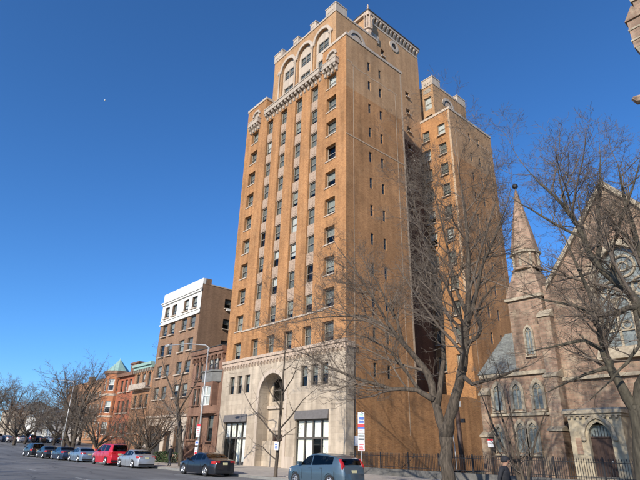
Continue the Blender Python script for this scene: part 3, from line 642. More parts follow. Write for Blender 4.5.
for a, b, z0, z1 in ((-71.8, -67.4, GZ+.02, 4.3), (-66.4, -64.6, GZ+.02, 3.6), (-63.6, -61.3, .9, 4.2)):
    P(W6, 'door_recess' if b < -64.7+.2 else 'shop_window', B(a, b, 31.35, 31.5, z0, z1).box(a+.3, a+.42, 31.28, 31.35, z0, z1).box((a+b)/2-.05, (a+b)/2+.05, 31.28, 31.35, z0, z1), 'room_dark')
P(W6, 'air_conditioner', B(-60.59, -60.2, 34.95, 35.55, 19.55, 19.9), 'frame_white')
P(W6, 'side_coping', B(x1-.3, x1+.05, 32.31, 49, 22.751, 22.9), 'limestone_trim')

# brownstone beside the tower
x0, x1 = -60.58, -52.62
rows = [(-59.4, 9.5, .75, 1.95), (-58.35, 9.5, .75, 1.95), (-59.4, 6.5, .75, 2.0), (-58.35, 6.5, .75, 2.0), (-59.4, 2.6, .8, 2.6), (-58.3, 2.6, .8, 2.6), (-54.75, 2.4, 1.3, 2.9, ('blind_grey', .5))]
BS = block('brownstone_house', 'three-storey brownstone row house wedged between the tower and the six-storey block', x0, x1, 31, 16, GZ, 12.3, 'brownstone', rows, sillm='brownstone')
P(BS, 'cornice', B(x0-.02, x1+.01, 30.4, 30.998, 12.55, 13.1).box(x0, x1, 30.6, 30.999, 12.2, 12.55), 'brownstone')
P(BS, 'roof_edge', B(x0, x1, 30.3, 31.6, 13.101, 13.2), 'roof_dark')
for q in range(9): P(BS, 'cornice_bracket', B(x0+.35+q*.9, x0+.55+q*.9, 30.55, 30.99, 11.7, 12.2), 'brownstone')
# bay with metal apron
oy = 30.15
P(BS, 'bay_apron', MB().prism([(-57.0, 30.998), (-56.3, oy), (-53.9, oy), (-53.2, 30.998)], 'z', 8.95, 10.1), 'grey_stone')
P(BS, 'bay_cornice', MB().prism([(-57.15, 30.998), (-56.4, oy-.12), (-53.8, oy-.12), (-53.05, 30.998)], 'z', 10.1, 10.3), 'grey_stone')
P(BS, 'bay_base', MB().prism([(-57.0, 30.998), (-56.3, oy), (-53.9, oy), (-53.2, 30.998)], 'z', 5.4, 6.3), 'brownstone')
for a, b in ((-56.55, -56.2), (-54.0, -53.65)): P(BS, 'bay_pier', B(a, b, oy+.02, 30.99, 6.3, 8.95), 'brownstone')
P(BS, 'bay_head', B(-56.3, -53.9, oy+.03, 30.99, 8.5, 8.94), 'brownstone')
window(BS, -55.1, oy+.1, 6.3, 2.2, 2.2, 0, 'frame_white', 'pair', blind=('blind_white', 1))
for x in (-55.7, -54.5): window(BS, x, 30.86, 10.3, .9, 1.75, 0, 'frame_dark', blind=('curtain', .75))
for x in (-60.2, -57.35, -56.75, -53.0): P(BS, 'pilaster', B(x-.17, x+.17, 30.86, 30.995, GZ, 5.2), 'brownstone')
P(BS, 'band', B(x0, x1, 30.82, 30.994, 5.6-.38, 5.39), 'brownstone'); P(BS, 'band', B(x0, -57.1, 30.82, 30.994, 8.75, 8.98), 'brownstone')
for q in range(6): P(BS, 'stoop_step', B(-57.9, -56.2, 30.9-.32*(6-q), 30.9-.32*(5-q), GZ, GZ+.18*(q+1)), 'brownstone')
for x in (-57.95, -56.2): P(BS, 'stoop_cheek', MB().prism([(28.9, GZ), (30.9, GZ), (30.9, 2.1), (30.5, 2.1), (28.9, .9)], 'x', x-.12, x+.12), 'brownstone')

# low house with green cornice, beyond the block
x0, x1 = -79.75, -72.85
rows = [(x, z, 1.1, 1.9) for z in (10.0, 6.9, 3.4) for x in (-78.4, -76.3, -74.2)]
LH = block('corniced_house', 'brown row house with weathered green cornice between red house and white-topped block', x0, x1, 31, 14, GZ, 12.9, 'brick_brown', rows)
P(LH, 'cornice', B(x0-.05, x1-.02, 30.35, 30.998, 12.95, 13.35).box(x0-.02, x1-.03, 30.6, 30.999, 12.55, 12.95), 'copper_green')
for q in range(8): P(LH, 'cornice_bracket', B(x0+.3+q*.88, x0+.5+q*.88, 30.5, 30.99, 12.1, 12.55), 'frame_tan')
P(LH, 'balcony', B(-79.4, -73.2, 30.1, 30.99, 9.5, 9.7).box(-79.4, -73.2, 30.1, 30.16, 9.7, 10.3), 'limestone_trim')

# red and orange brick houses with the copper turret
x0, x1 = -86.2, -79.8
rows = [(x, z, 1.05, 1.9) for z in (9.6, 6.4, 3.0) for x in (-84.8, -83.0, -81.2)]
RH = block('red_house', 'dark red brick row house with chimney beside the copper turret', x0, x1, 31, 13, GZ, 12.4, 'brick_red', rows)
P(RH, 'cornice', B(x0, x1+.02, 30.5, 30.998, 12.0, 12.55), 'brownstone'); P(RH, 'chimney', B(-84.2, -81.0, 31.8, 33.2, 12.4, 14.1).box(-84.35, -80.85, 31.65, 33.35, 14.1, 14.35), 'brownstone')
x0, x1 = -91.6, -86.25
rows = [(-90.85, z, .7, 1.9) for z in (10.0, 6.5, 3.2)]
OH = block('turret_house', 'orange brick corner house with green copper cone on its round bay', x0, x1, 31, 13, GZ, 12.7, 'brick_rust', rows, [(34, 9.6, 1, 1.8), (37, 9.6, 1, 1.8)])
tc = (-88.3, 31.3, 0)
r_ = 1.9*math.cos(math.pi/8); sl_ = 2*1.9*math.sin(math.pi/8); bayw = MB()
for k in range(5):
    a_ = R(-180+45*k); u_ = (-math.sin(a_), math.cos(a_))
    wall((tc[0]+r_*math.cos(a_)-u_[0]*sl_/2, tc[1]+r_*math.sin(a_)-u_[1]*sl_/2), u_, sl_, GZ, 12.6, [(sl_/2-.475, sl_/2+.475, z, z+1.9, .2) for z in (10.0, 6.5, 3.2)], .2, bayw)
P(OH, 'bay', bayw, 'brick_rust'); P(OH, 'bay_cornice', MB().lathe([(1.9, 12.6), (2.15, 12.75), (2.15, 13.2), (1.95, 13.25)], 8, tc, a0=math.pi/8), 'brownstone')
P(OH, 'cone_roof', MB().lathe([(1.95, 13.25), (.95, 14.3), (.1, 15.3), (.04, 15.6)], 8, tc, a0=math.pi/8), 'copper_green')
for k in range(4):
    a_ = R(-135+45*k)
    for z in (10.0, 6.5, 3.2):
        window(OH, tc[0]+(r_-.1)*math.cos(a_), tc[1]+(r_-.1)*math.sin(a_), z, .94, 1.9, a_+math.pi/2, 'frame_white', blind=('blind_white', .5))
for z in (9.2, 5.8): P(OH, 'bay_band', MB().lathe([(1.93, z), (1.98, z+.05), (1.98, z+.3), (1.93, z+.35)], 8, tc, a0=math.pi/8), 'limestone_trim')
for q in range(5): P(OH, 'stoop_step', B(-88.2, -86.6, 29.4+.3*q, 29.7+.3*q, GZ, GZ+.18*(q+1)), 'brick_red')
# far side of the cross street
def far(name, label, x0, x1, y0, d, zt, m, nx, nz, frame='frame_white', gable=None, zw=3.1):
    zb = gz((x0+x1)/2)-.3
    rows = [(x0+(i+.5)*(x1-x0)/nx, zb+1.4+j*zw, 1.2, 1.7) for i in range(nx) for j in range(nz)]
    T = block(name, label, x0, x1, y0, d, zb, zt, m, rows, [(y0+2.2+3*i, zb+1.4+j*zw, 1.1, 1.7) for i in range(int(d/3.2)) for j in range(nz)], frame)
    if gable:
        zz = zt+gable; ym = y0+d/2
        g = MB(); g.face([(x0-.3, y0-.4, zt-.1), (x1+.3, y0-.4, zt-.1), (x1+.3, ym, zz), (x0-.3, ym, zz)]); g.face([(x0-.3, y0+d+.4, zt-.1), (x1+.3, y0+d+.4, zt-.1), (x1+.3, ym, zz), (x0-.3, ym, zz)])
        g.face([(x1, y0, zt-.1), (x1, y0+d, zt-.1), (x1, ym, zz-.05)]); P(T, 'gable_roof', g, 'slate')
    return T
F1 = far('far_flats', 'long brown brick flats with chimneys far behind the street trees', -165, -136, 45, 12, 17.4, 'brick_brown', 10, 4)
for x in (-143.5, -158): P(F1, 'chimney', B(x-.8, x+.8, 48, 49.6, 17.4, 20), 'brick_umber')
far('far_flats_wing', 'brown brick flats with pale top seen left of the turret house', -133, -112, 47, 12, 15.6, 'brick_brown', 7, 3)
far('cream_house', 'cream clapboard house at the far end of the street', -156, -147, 38, 9, 8.6, 'white_paint', 3, 2, gable=2.4)
far('pale_house', 'pale low house behind the far parked cars', -186, -172, 40, 9, 9.2, 'white_paint', 4, 2, gable=2.6)
far('gabled_house', 'pale gabled house far left behind the trees', -215, -196, 38, 14, 11.5, 'limestone', 5, 3, gable=3.2)
far('tan_flats', 'tan flat-roofed building far behind the left trees', -196, -172, 56, 12, 18.3, 'limestone', 7, 4)

# ------------------------------------------------------------------ the church
CY = 41.0
CH = thing('stone_church', (-15, CY, GZ), 'pink-brown stone Gothic church with slender spire turret and traceried gable window', 'church')
def lancet(T, x, y, z0, w_, zs, m='church_trim', pointed=.9, hood=.2, glass='glass_church', cusps=True):
    """pointed window: glass, tracery, hood mould on a wall facing -y"""
    p = arch_pts(x, w_/2, zs, pointed, 12); po = arch_pts(x, w_/2+hood, zs, pointed*.9, 12)
    pw = [(x-w_/2, z0)] + p + [(x+w_/2, z0)]; ow = [(x-w_/2-hood, z0-.12)] + po + [(x+w_/2+hood, z0-.12)]
    o = part('window_surround', arch_band((0, y), (1, 0), pw, ow, -.16, .02, MB()), m, T)
    g = MB(); g.face([(u, y-.02, z) for u, z in pw]); part('pane', g, glass, T, under=o)
    b = MB(); b.face([(u, y-.004, z) for u, z in pw]); part('interior', b, 'room_dark', T, under=o)
    tr = MB(); tr.tube([(x, y-.06, z0), (x, y-.06, zs+.15)], .04, 5)
    for q in (-1, 1): tr.tube([(x+q*w_/2, y-.06, zs), (x+q*w_*.33, y-.06, zs+w_*.3), (x, y-.06, zs+.12)], .035, 5)
    n = 10; r = w_*.17; tr.tube([(x+r*math.cos(2*math.pi*k/n), y-.06, zs+w_*.42+r*math.sin(2*math.pi*k/n)) for k in range(n+1)], .03, 5)
    part('tracery', tr, m, T, under=o); part('sill', B(x-w_/2-hood-.04, x+w_/2+hood+.04, y-.24, y, z0-.25, z0-.121), m, T, under=o)
    return o
# two-storey aisle block on the left
P(CH, 'aisle_wall', wall((-24.9, CY), (1, 0), 6.4, GZ, 8.35), 'church_stone')
aw = MB(); wall((-24.9, CY+9), (0, -1), 9, GZ, 8.35, mb=aw); P(CH, 'aisle_side_wall', aw, 'church_stone')
rf = MB().prism([(40.7, 8.3), (46.5, 12.9), (46.5, 12.6), (40.9, 8.1)], 'x', -25.1, -21.3); P(CH, 'slate_roof', rf, 'slate')
P(CH, 'ridge_flashing', B(-23.4, -21.6, 46.3, 46.7, 12.88, 13.02), 'brick_red'); P(CH, 'chimney', B(-22.6, -21.6, 46.8, 47.8, 12, 14.3), 'church_stone')
P(CH, 'eaves_course', B(-25.0, -18.4, CY-.22, CY-.003, 7.95, 8.25), 'church_trim')
for x in (-23.45, -21.7, -19.9): lancet(CH, x, CY, 5.25, .75, 6.65, hood=.24)
P(CH, 'string_course', B(-24.85, -18.95, CY-.2, CY-.002, 4.75, 4.95), 'church_trim')
for x in (-21.75, -20.72): lancet(CH, x, CY, 1.95, .72, 3.6, hood=.2)
lancet(CH, -23.7, CY, 1.95, .6, 3.4, hood=.18)
# stair turret with spire
tx, ty, hw = -20.0, 42.55, 1.5
tw = MB(); wall((tx-hw, ty-hw), (1, 0), 2*hw, 8, 14.35, mb=tw); wall((tx+hw, ty-hw), (0, 1), 2*hw, 8, 14.35, mb=tw); wall((tx-hw, ty+hw), (0, -1), 2*hw, 8, 14.35, mb=tw)
P(CH, 'turret_wall', tw, 'church_stone')
P(CH, 'turret_cornice', B(tx-hw-.22, tx+hw+.22, ty-hw-.22, ty+hw+.22, 14.36, 14.6), 'church_trim')
q = math.sqrt(2)
P(CH, 'turret_roof', MB().lathe([((hw+.15)*q, 14.6), ((hw-.1)*q, 15.6), (1.0*q, 17.0), (.8*q, 17.4)], 4, (tx, ty, 0), a0=math.pi/4), 'church_stone')
P(CH, 'turret_drum', MB().lathe([(1.35, 17.3), (1.35, 17.5), (1.12, 17.55), (1.12, 18.75)], 8, (tx, ty, 0), a0=math.pi/8), 'church_stone')
for k in range(8):
    t = 2*math.pi*k/8; P(CH, 'drum_colonnette', MB().tube([(tx+1.14*math.cos(t), ty+1.14*math.sin(t), 17.55), (tx+1.14*math.cos(t), ty+1.14*math.sin(t), 18.75)], .12, 6), 'church_trim')
P(CH, 'drum_ring', MB().lathe([(1.12, 18.75), (1.38, 18.85), (1.38, 19.05), (1.15, 19.15)], 8, (tx, ty, 0), a0=math.pi/8), 'church_trim')
P(CH, 'spire', MB().lathe([(1.24, 19.15), (.98, 20.8), (.54, 23.3), (.08, 25.75)], 8, (tx, ty, 0), a0=math.pi/8), 'church_stone')
P(CH, 'finial', MB().lathe([(.06, 25.65), (.08, 25.9), (.26, 26.05), (.3, 26.2), (.2, 26.4), (.05, 26.5)], 8, (tx, ty, 0)), 'iron')
lancet(CH, -20.0, ty-hw, 9.6, .55, 11.4, hood=.15)
# nave gable
gx, gap, gev = -12.0, 22.4, 15.2
ga = MB(); Lx, Rx = -17.6, -6.4
wp = arch_pts(gx, 2.15, 14.1, .55, 16)
top = lambda u: gap-(gap-gev)*abs(u-gx)/(gx-Lx)
ga.face([(Lx, CY+.25, gev), (gx-2.15, CY+.25, gev), (gx-2.15, CY+.25, top(gx-2.15))]); ga.face([(Rx, CY+.25, gev), (gx+2.15, CY+.25, gev), (gx+2.15, CY+.25, top(gx+2.15))])
for k in range(len(wp)-1):
    (a, za), (b, zb) = wp[k], wp[k+1]
    ga.face([(a, CY+.25, za), (b, CY+.25, zb), (b, CY+.25, top(b)), (a, CY+.25, top(a))]); ga.face([(a, CY+.25, za), (b, CY+.25, zb), (b, CY+.65, zb), (a, CY+.65, za)])
for xx, s_ in ((gx-2.15, 1), (gx+2.15, -1)): ga.face([(xx, CY+.25, 14.1), (xx, CY+.25, gev), (xx, CY+.255, gev), (xx, CY+.255, 14.1)])
# wall between eaves line and springing, outside the window
gw2 = MB(); wall((-18.3, CY+.25), (1, 0), 12.9, GZ, 14.1, [(4.15, 8.45, 9.4, 14.1, .4)], .4, gw2); wall((-18.3, CY+.25), (1, 0), 4.15, 14.1, gev, mb=gw2); wall((gx+2.15, CY+.25), (1, 0), 4.15, 14.1, gev, mb=gw2)
P(CH, 'nave_wall', gw2, 'church_stone'); P(CH, 'gable_wall', ga, 'church_stone')
for s_ in (-1, 1):
    c = MB(); o_ = .5; c.prism([(gx, gap+.05), (gx+s_*(gx-Lx+.3), gev-.35), (gx+s_*(gx-Lx+.3), gev+.15), (gx, gap+.65)], 'y', CY-.05, CY+.7); P(CH, 'gable_coping', c, 'church_trim')
for s_ in (-1, 1):
    g = MB(); g.face([(gx, CY+.3, gap), (gx+s_*5.7, CY+.3, gev-.1), (gx+s_*5.7, CY+20, gev-.1), (gx, CY+20, gap)]); P(CH, 'nave_roof', g, 'slate')
wallside = MB(); wall((-18.3, CY+20), (0, -1), 19.7, 8, gev, mb=wallside); P(CH, 'nave_side_wall', wallside, 'church_stone')
# the big traceried window
bo = part('traceried_window', arch_band((0, CY+.25), (1, 0), [(gx-2.15, 9.4)]+wp+[(gx+2.15, 9.4)], [(gx-2.55, 9.2)]+arch_pts(gx, 2.55, 14.1, .5, 16)+[(gx+2.55, 9.2)], -.22, .02, MB()), 'church_trim', CH)
g = MB(); g.face([(u, CY+.58, z) for u, z in [(gx-2.15, 9.4)]+wp+[(gx+2.15, 9.4)]]); part('pane', g, 'glass_church', CH, under=bo)
g = MB(); g.face([(u, CY+.9, z) for u, z in [(gx-2.6, 9.2)]+arch_pts(gx, 2.6, 14.1, .5, 16)+[(gx+2.6, 9.2)]]); part('interior', g, 'room_dark', CH, under=bo)
def tr_tube(pts, r): part('tracery', MB().tube(pts, r, 6), 'church_trim', CH, under=bo)
yt = CY+.5
for q in (-1.08, 0, 1.08): tr_tube([(gx+q, yt, 9.4), (gx+q, yt, 13.0)], .1)
def circ(cx, cz, r, t):
    n = 18; tr_tube([(cx+r*math.cos(2*math.pi*k/n), yt, cz+r*math.sin(2*math.pi*k/n)) for k in range(n+1)], t)
for q in (-1.1, 1.1): circ(gx+q, 13.75, .72, .1); circ(gx+q, 13.75, .3, .06)
circ(gx, 15.5, .85, .11); circ(gx, 15.5, .36, .07)
for q in (-1.62, -.54, .54, 1.62):
    tr_tube([(u, yt, z) for u, z in arch_pts(gx+q, .52, 12.4, .6, 8)], .06); circ(gx+q, 11.0, .3, .06)
tr_tube([(gx-2.1, yt, 10.6), (gx+2.1, yt, 10.6)], .06)
# buttresses, strings, porch
def buttress(x, w_, y0, steps, T=CH):
    z0 = GZ; b = MB()
    prev = None
    for d, z1 in steps:
        b.prism([(CY+.2, z0), (y0-d, z0), (y0-d, z1), (CY+.2, z1)], 'x', x-w_/2, x+w_/2)
        b.prism([(y0-d-.1, z1), (CY+.2, z1), (CY+.2, z1+.55)], 'x', x-w_/2-.06, x+w_/2+.06); z0 = z1
    part('buttress', b, 'church_stone', T)
    for d, z1 in steps: part('weathering', MB().prism([(y0-d-.14, z1-.1), (y0-d-.14, z1+.04), (CY+.1, z1+.62), (CY+.1, z1-.1)], 'x', x-w_/2-.07, x+w_/2+.07), 'church_trim', T)
buttress(-18.25, 1.0, CY, [(1.5, 3.6), (1.0, 7.6), (.55, 12.5)])
buttress(-9.0+3.0, .9, CY, [(1.4, 4), (.9, 8), (.5, 13)])
buttress(-24.6, .7, CY, [(.9, 3.2), (.5, 6.6)])
P(CH, 'string_course', B(-17.75, -6.5, CY-.05, CY+.246, 7.25, 7.5), 'church_trim'); P(CH, 'sloped_sill', MB().prism([(CY-.25, 8.7), (CY+.24, 9.38), (CY+.24, 8.5), (CY-.25, 8.5)], 'x', gx-2.8, gx+2.8), 'church_trim')
px0, px1, py = -17.0, -13.4, 39.0
dx = -15.0
dh = [(dx-.75-px0, dx+.75-px0, GZ+.3, 3.85, .5)]
pw = wall((px0, py), (1, 0), px1-px0, GZ, 4.45, dh, .5); wall((px1, py), (0, 1), 2.2, GZ, 4.45, mb=pw); wall((px0, py+2.2), (0, -1), 2.2, GZ, 4.45, mb=pw)
arch_fill((px0, py), (1, 0), 0, 0, 3.05, 3.85, arch_pts(dx-px0, .75, 3.05, .35, 12)[:], .5, pw); P(CH, 'porch_wall', pw, 'church_pale')
pp = arch_pts(dx, .75, 3.05, .35, 12)
P(CH, 'door_hood', arch_band((0, py), (1, 0), arch_pts(dx, .95, 3.05, .35, 12), arch_pts(dx, 1.15, 3.05, .35, 12), -.16, .02, MB()), 'church_trim')
for s_ in (-1.05, 1.05): P(CH, 'hood_stop', MB().lathe([(.05, 2.75), (.17, 2.85), (.17, 3.0), (.1, 3.06)], 8, (dx+s_, py-.1, 0)), 'church_trim')
d = MB(); d.box(dx-.75, dx+.75, py+.36, py+.42, GZ, 3.05)
dd = P(CH, 'door', d, 'door_wood')
for k in range(6): part('door_board', B(dx-.74+k*.25, dx-.51+k*.25, py+.33, py+.36, .5, 2.6), 'door_wood', CH, under=dd)
part('door_handle', MB().lathe([(.05, -.03), (.05, .03)], 8, (dx+.45, py+.32, 1.5), axis='y'), 'galvanised', CH, under=dd)
fl = MB(); fl.face([(u, py+.38, z) for u, z in pp]); part('fanlight', fl, 'glass_church', CH, under=dd)
for k in range(7): part('fanlight_bar', MB().tube([(dx-.6+.2*k, py+.36, 3.05), (dx-.6+.2*k, py+.36, 3.9-.25*abs(k-3)/1.4)], .02, 4), 'iron', CH, under=dd)
P(CH, 'door_transom', B(dx-.75, dx+.75, py+.3, py+.44, 3.0, 3.1), 'door_wood')
P(CH, 'porch_cornice', B(px0-.25, px1+.2, py-.28, py+2.25, 4.6, 4.85).box(px0-.12, px1+.1, py-.14, py+2.24, 4.45, 4.6), 'church_trim')
P(CH, 'porch_roof', MB().prism([(py-.24, 4.852), (py+2.2, 4.852), (py+2.2, 5.15), (py-.2, 4.95)], 'x', px0-.2, px1+.15), 'grey_stone')
for k in range(9): P(CH, 'cornice_dentil', B(px0+.1+k*.4, px0+.25+k*.4, py-.2, py-.005, 4.3, 4.44), 'church_trim')
for k in range(3): P(CH, 'porch_step', B(px0+.6, px1-.4, py-.35*(3-k), py-.35*(2-k)-.002, GZ, GZ+.13*(k+1)), 'church_trim')
P(CH, 'porch_panel', B(px0+.35, px0+.75, py-.05, py-.003, 1.9, 3.0), 'church_stone')
# bell tower, mostly beyond the right of the frame
BT = thing('bell_tower', (-2.5, 39, GZ), 'brown stone church bell tower with corbelled pinnacle at the top right edge', 'tower')
bt = MB(); a, b, c, d = -5.64, .8, 36.0, 42.5
wall((a, c), (1, 0), b-a, GZ, 52, mb=bt); wall((b, c), (0, 1), d-c, GZ, 52, mb=bt); wall((b, d), (-1, 0), b-a, GZ, 52, mb=bt); wall((a, d), (0, -1), d-c, GZ, 52, mb=bt); part('tower_wall', bt, 'church_stone', BT)
for (x, y) in ((a, c), (b, c)):
    pt = MB().box(x-.62, x+.5, y-.45, y+.6, 29.6, 32.1); part('corner_turret', pt, 'church_stone', BT)
    part('turret_cap', MB().prism([(x-.75, 32.1), (x+.6, 32.1), (x-.07, 33.3)], 'y', y-.58, y+.7), 'church_stone', BT); part('turret_base', MB().lathe([(.12, 28.3), (.5, 29.2), (.72, 29.6)], 4, (x-.06, y+.07, 0), a0=math.pi/4), 'church_trim', BT)
    for z in (30.2, 31.2): part('turret_band', B(x-.68, x+.56, y-.51, y+.66, z, z+.14), 'church_trim', BT)
part('gargoyle', MB().tube([(a+.2, c+.3, 25.1), (a-.7, c, 25.35), (a-1.35, c-.1, 25.5), (a-1.6, c-.15, 25.75)], [.4, .36, .34, .16], 8), 'church_stone', BT)
for z in (10, 18, 34, 42): part('string_course', B(a-.12, b+.12, c-.12, d+.12, z, z+.3), 'church_trim', BT)
for x in (-4.0, -.9): lancet(BT, x, c, 37, 1.1, 40, hood=.2); lancet(BT, x, c, 20, 1.0, 23, hood=.2)
sg = MB().box(-24.35, -23.85, CY-.07, CY-.03, 2.3, 2.95); o = link('red_notice', sg.mesh('red_notice', 'white_sign', off=(-24.1, CY, 2.3)), None, (-24.1, CY-.9, 2.3)); tag(o, 'white notice with red head on the church corner', 'notice')
rb = MB().box(-.25, .25, -.078, -.071, .52, .65); link('red_head', rb.mesh('red_head', 'sign_red'), o); rb = MB().box(-.02, .02, -.03, .02, -2.2, .3); link('post', rb.mesh('post', 'iron'), o)

# ------------------------------------------------------------------ iron railing before the church
FX0, FX1, FY = -31.6, -6.0, 31.0
RL = thing('iron_railing', (-19, FY, GZ), 'black iron picket railing on low stone kerb before the church yard', 'fence')
part('stone_kerb', B(FX0, FX1, FY-.2, FY+.2, GZ-.05, .62), 'fence_kerb', RL)
pk = MB().box(-.012, .012, -.012, .012, 0, 1.0); pk.lathe([(.022, 1.0), (.03, 1.03), (.004, 1.12)], 4); me = pk.mesh('picket', 'iron')
n = 196
for i in range(n): link('picket', me, RL, (FX0+.1+i*(FX1-FX0-.2)/(n-1)-RL.location[0], 0, .62-GZ))
for z in (.75, 1.5): part('rail', B(FX0, FX1, FY-.018, FY+.018, z, z+.035), 'iron', RL)
x = FX0+.7
while x < FX1: part('post', B(x-.035, x+.035, FY-.035, FY+.035, .6, 1.78), 'iron', RL); x += 2.7
part('stay', MB().tube([(-26.1, FY-.06, .7), (-24.9, FY-.06, 1.5)], .02, 5), 'iron', RL)

# ------------------------------------------------------------------ cars
def lerp_tab(tab, s):
    for (a, va), (b, vb) in zip(tab, tab[1:]):
        if s <= b:
            t = (s-a)/(b-a) if b > a else 0; t = t*t*(3-2*t)*.5+t*.5; return va+(vb-va)*t
    return tab[-1][1]
SEDAN = dict(top=[(0, .44), (.012, .50), (.04, .545), (.12, .60), (.27, .655), (.285, .665), (.44, .955), (.5, .99), (.57, 1.0), (.66, .975), (.70, .94), (.84, .735), (.86, .725), (.95, .705), (.985, .665), (1, .53)],
             belt=[(0, .44), (.04, .52), (.27, .625), (.5, .64), (.75, .67), (.95, .665), (1, .53)], ws=(.285, .44), rg=(.70, .835), side=[(.315, .49), (.50, .655), (.665, .755)], mn=.07)
SUV = dict(top=[(0, .40), (.012, .47), (.035, .53), (.10, .575), (.235, .625), (.25, .635), (.385, .935), (.44, .98), (.55, 1.0), (.75, .99), (.90, .965), (.945, .945), (.985, .64), (1, .45)],
           belt=[(0, .40), (.035, .50), (.235, .585), (.5, .60), (.8, .635), (.94, .65), (.985, .60), (1, .45)], ws=(.25, .385), rg=(.947, .982), side=[(.285, .47), (.485, .67), (.685, .875)], mn=.07)
CROSS = dict(top=[(0, .40), (.012, .48), (.035, .545), (.10, .595), (.225, .645), (.24, .655), (.40, .94), (.46, .985), (.53, 1.0), (.66, .99), (.80, .945), (.90, .885), (.935, .85), (.98, .66), (1, .45)],
           belt=[(0, .40), (.035, .51), (.225, .605), (.5, .625), (.75, .655), (.92, .68), (.98, .62), (1, .45)], ws=(.24, .395), rg=(.937, .978), side=[(.285, .475), (.487, .66), (.672, .83)], mn=.06)
def make_car(label, X, Yc, L_, W_, H_, paint, kind, wheel_r=.33, wb=(.185, .79), group=None, heading=math.pi, z=0, suvlamp=False, name='parked_car'):
    """local x runs from the nose (+L/2) to the tail (-L/2)"""
    sp = SEDAN if kind == 'sedan' else CROSS if suvlamp else SUV
    T = thing(name, (X, Yc, z), label, 'car', group, heading)
    ss = sorted(set([round(i/72, 4) for i in range(73)] + [.006, .012, .02, .985, .993]))
    ax = [wb[0], wb[1]]; Ra = wheel_r*1.16; zs = .17*H_/1.45; G = []
    for s in ss:
        x = L_*(.5-s); zt = lerp_tab(sp['top'], s)*H_; zb = min(lerp_tab(sp['belt'], s)*H_, zt-.012)
        e = abs(s-.5)/.5; hwid = W_/2*(1-.20*e**7-.03*e**2)
        low = zs + (.10 if s < .02 or s > .985 else 0)
        arch = 0
        for a_ in ax:
            dx = x-L_*(.5-a_)
            if abs(dx) < Ra: arch = max(arch, math.sqrt(Ra*Ra-dx*dx)+wheel_r)
        zl = max(low, arch); zm = max(zl+.02, zs+.45*(zb-zs)); zm = min(zm, zb-.01) if zm > zb-.01 else zm
        fr = max(0, (zt-zb)/(.36*H_)); wr = hwid*(.955-.20*min(1, fr))
        zb1, zb2 = zb+.025*H_*min(1, fr*3), zt-.055*H_*min(1, fr)-.004
        sec = [(0, low), (hwid*.80, low), (hwid*.955, zl), (hwid, zm), (hwid*.985, zb-.035*H_ if zb-.035*H_ > zm else (zb+zm)/2), (hwid*.955, zb),
               (hwid*.955+(wr-hwid*.955)*.08, zb1), (wr+(hwid*.955-wr)*.10, zb2), (wr*.93, zt-.012*H_*min(1, fr)), (wr*.55, zt+.004), (0, zt+.012)]
        G.append((s, x, sec))
    N = len(G[0][2]); body = MB(); gl = {}
    def V(i, j, sd): _, x, sec = G[i]; y, zz = sec[j]; return (x, sd*y, zz)
    for i in range(len(G)-1):
        sm = (G[i][0]+G[i+1][0])/2
        for j in range(N-1):
            for sd in (1, -1):
                q = [V(i, j, sd), V(i+1, j, sd), V(i+1, j+1, sd), V(i, j+1, sd)]
                tgt = body
                if j == 6:
                    for k, (a_, b_) in enumerate(sp['side']):
                        if a_ <= sm <= b_ and G[i][2][7][1]-G[i][2][6][1] > sp['mn']*H_ and G[i+1][2][7][1]-G[i+1][2][6][1] > sp['mn']*H_*.6: tgt = gl.setdefault(('side', k, sd), MB())
                if j in (8, 9) and sp['ws'][0]+.012 < sm < sp['ws'][1]-.008: tgt = gl.setdefault(('ws',), MB())
                if j in (8, 9) and sp['rg'][0]+(.012 if kind == 'sedan' else 0) < sm < sp['rg'][1]-(.01 if kind == 'sedan' else 0): tgt = gl.setdefault(('rg',), MB())
                tgt.face(q)
    for i in (0, len(G)-1):
        body.face([V(i, j, 1) for j in range(N)] + [V(i, j, -1) for j in range(N-1, -1, -1)])
    me = body.mesh('body', paint, True)
    bm = bmesh.new(); bm.from_mesh(me); bmesh.ops.remove_doubles(bm, verts=bm.verts, dist=.0008); bmesh.ops.recalc_face_normals(bm, faces=bm.faces); bm.to_mesh(me); bm.free()
    me.polygons.foreach_set('use_smooth', [True]*len(me.polygons)); me.set_sharp_from_angle(angle=R(38))
    bd = link('body', me, T)
    for k, mbg in gl.items():
        nm = {'side': 'side_window', 'ws': 'windscreen', 'rg': 'rear_window'}[k[0]]; g = mbg.mesh(nm, 'glass_car', True); link(nm, g, T)
    # dark cabin inside the glass
    cab = MB(); a_, b_ = L_*(.5-sp['ws'][1]+.08), L_*(.5-sp['rg'][0]-.02)
    cab.prism([(a_+.25, .55*H_), (a_-.2, .62*H_), (b_, .62*H_), (b_, .5*H_)], 'y', -W_*.4, W_*.4); link('cabin', cab.mesh('cabin', 'black_trim'), T)
    for xs_ in (.02, -.16):
        for sd in (-1, 1):
            st = MB().prism([(xs_*L_, .55*H_), (xs_*L_-.18, .55*H_), (xs_*L_-.28, .80*H_), (xs_*L_-.16, .80*H_)], 'y', sd*W_*.2-.2, sd*W_*.2+.2); link('seat', st.mesh('seat', 'black_trim'), T)
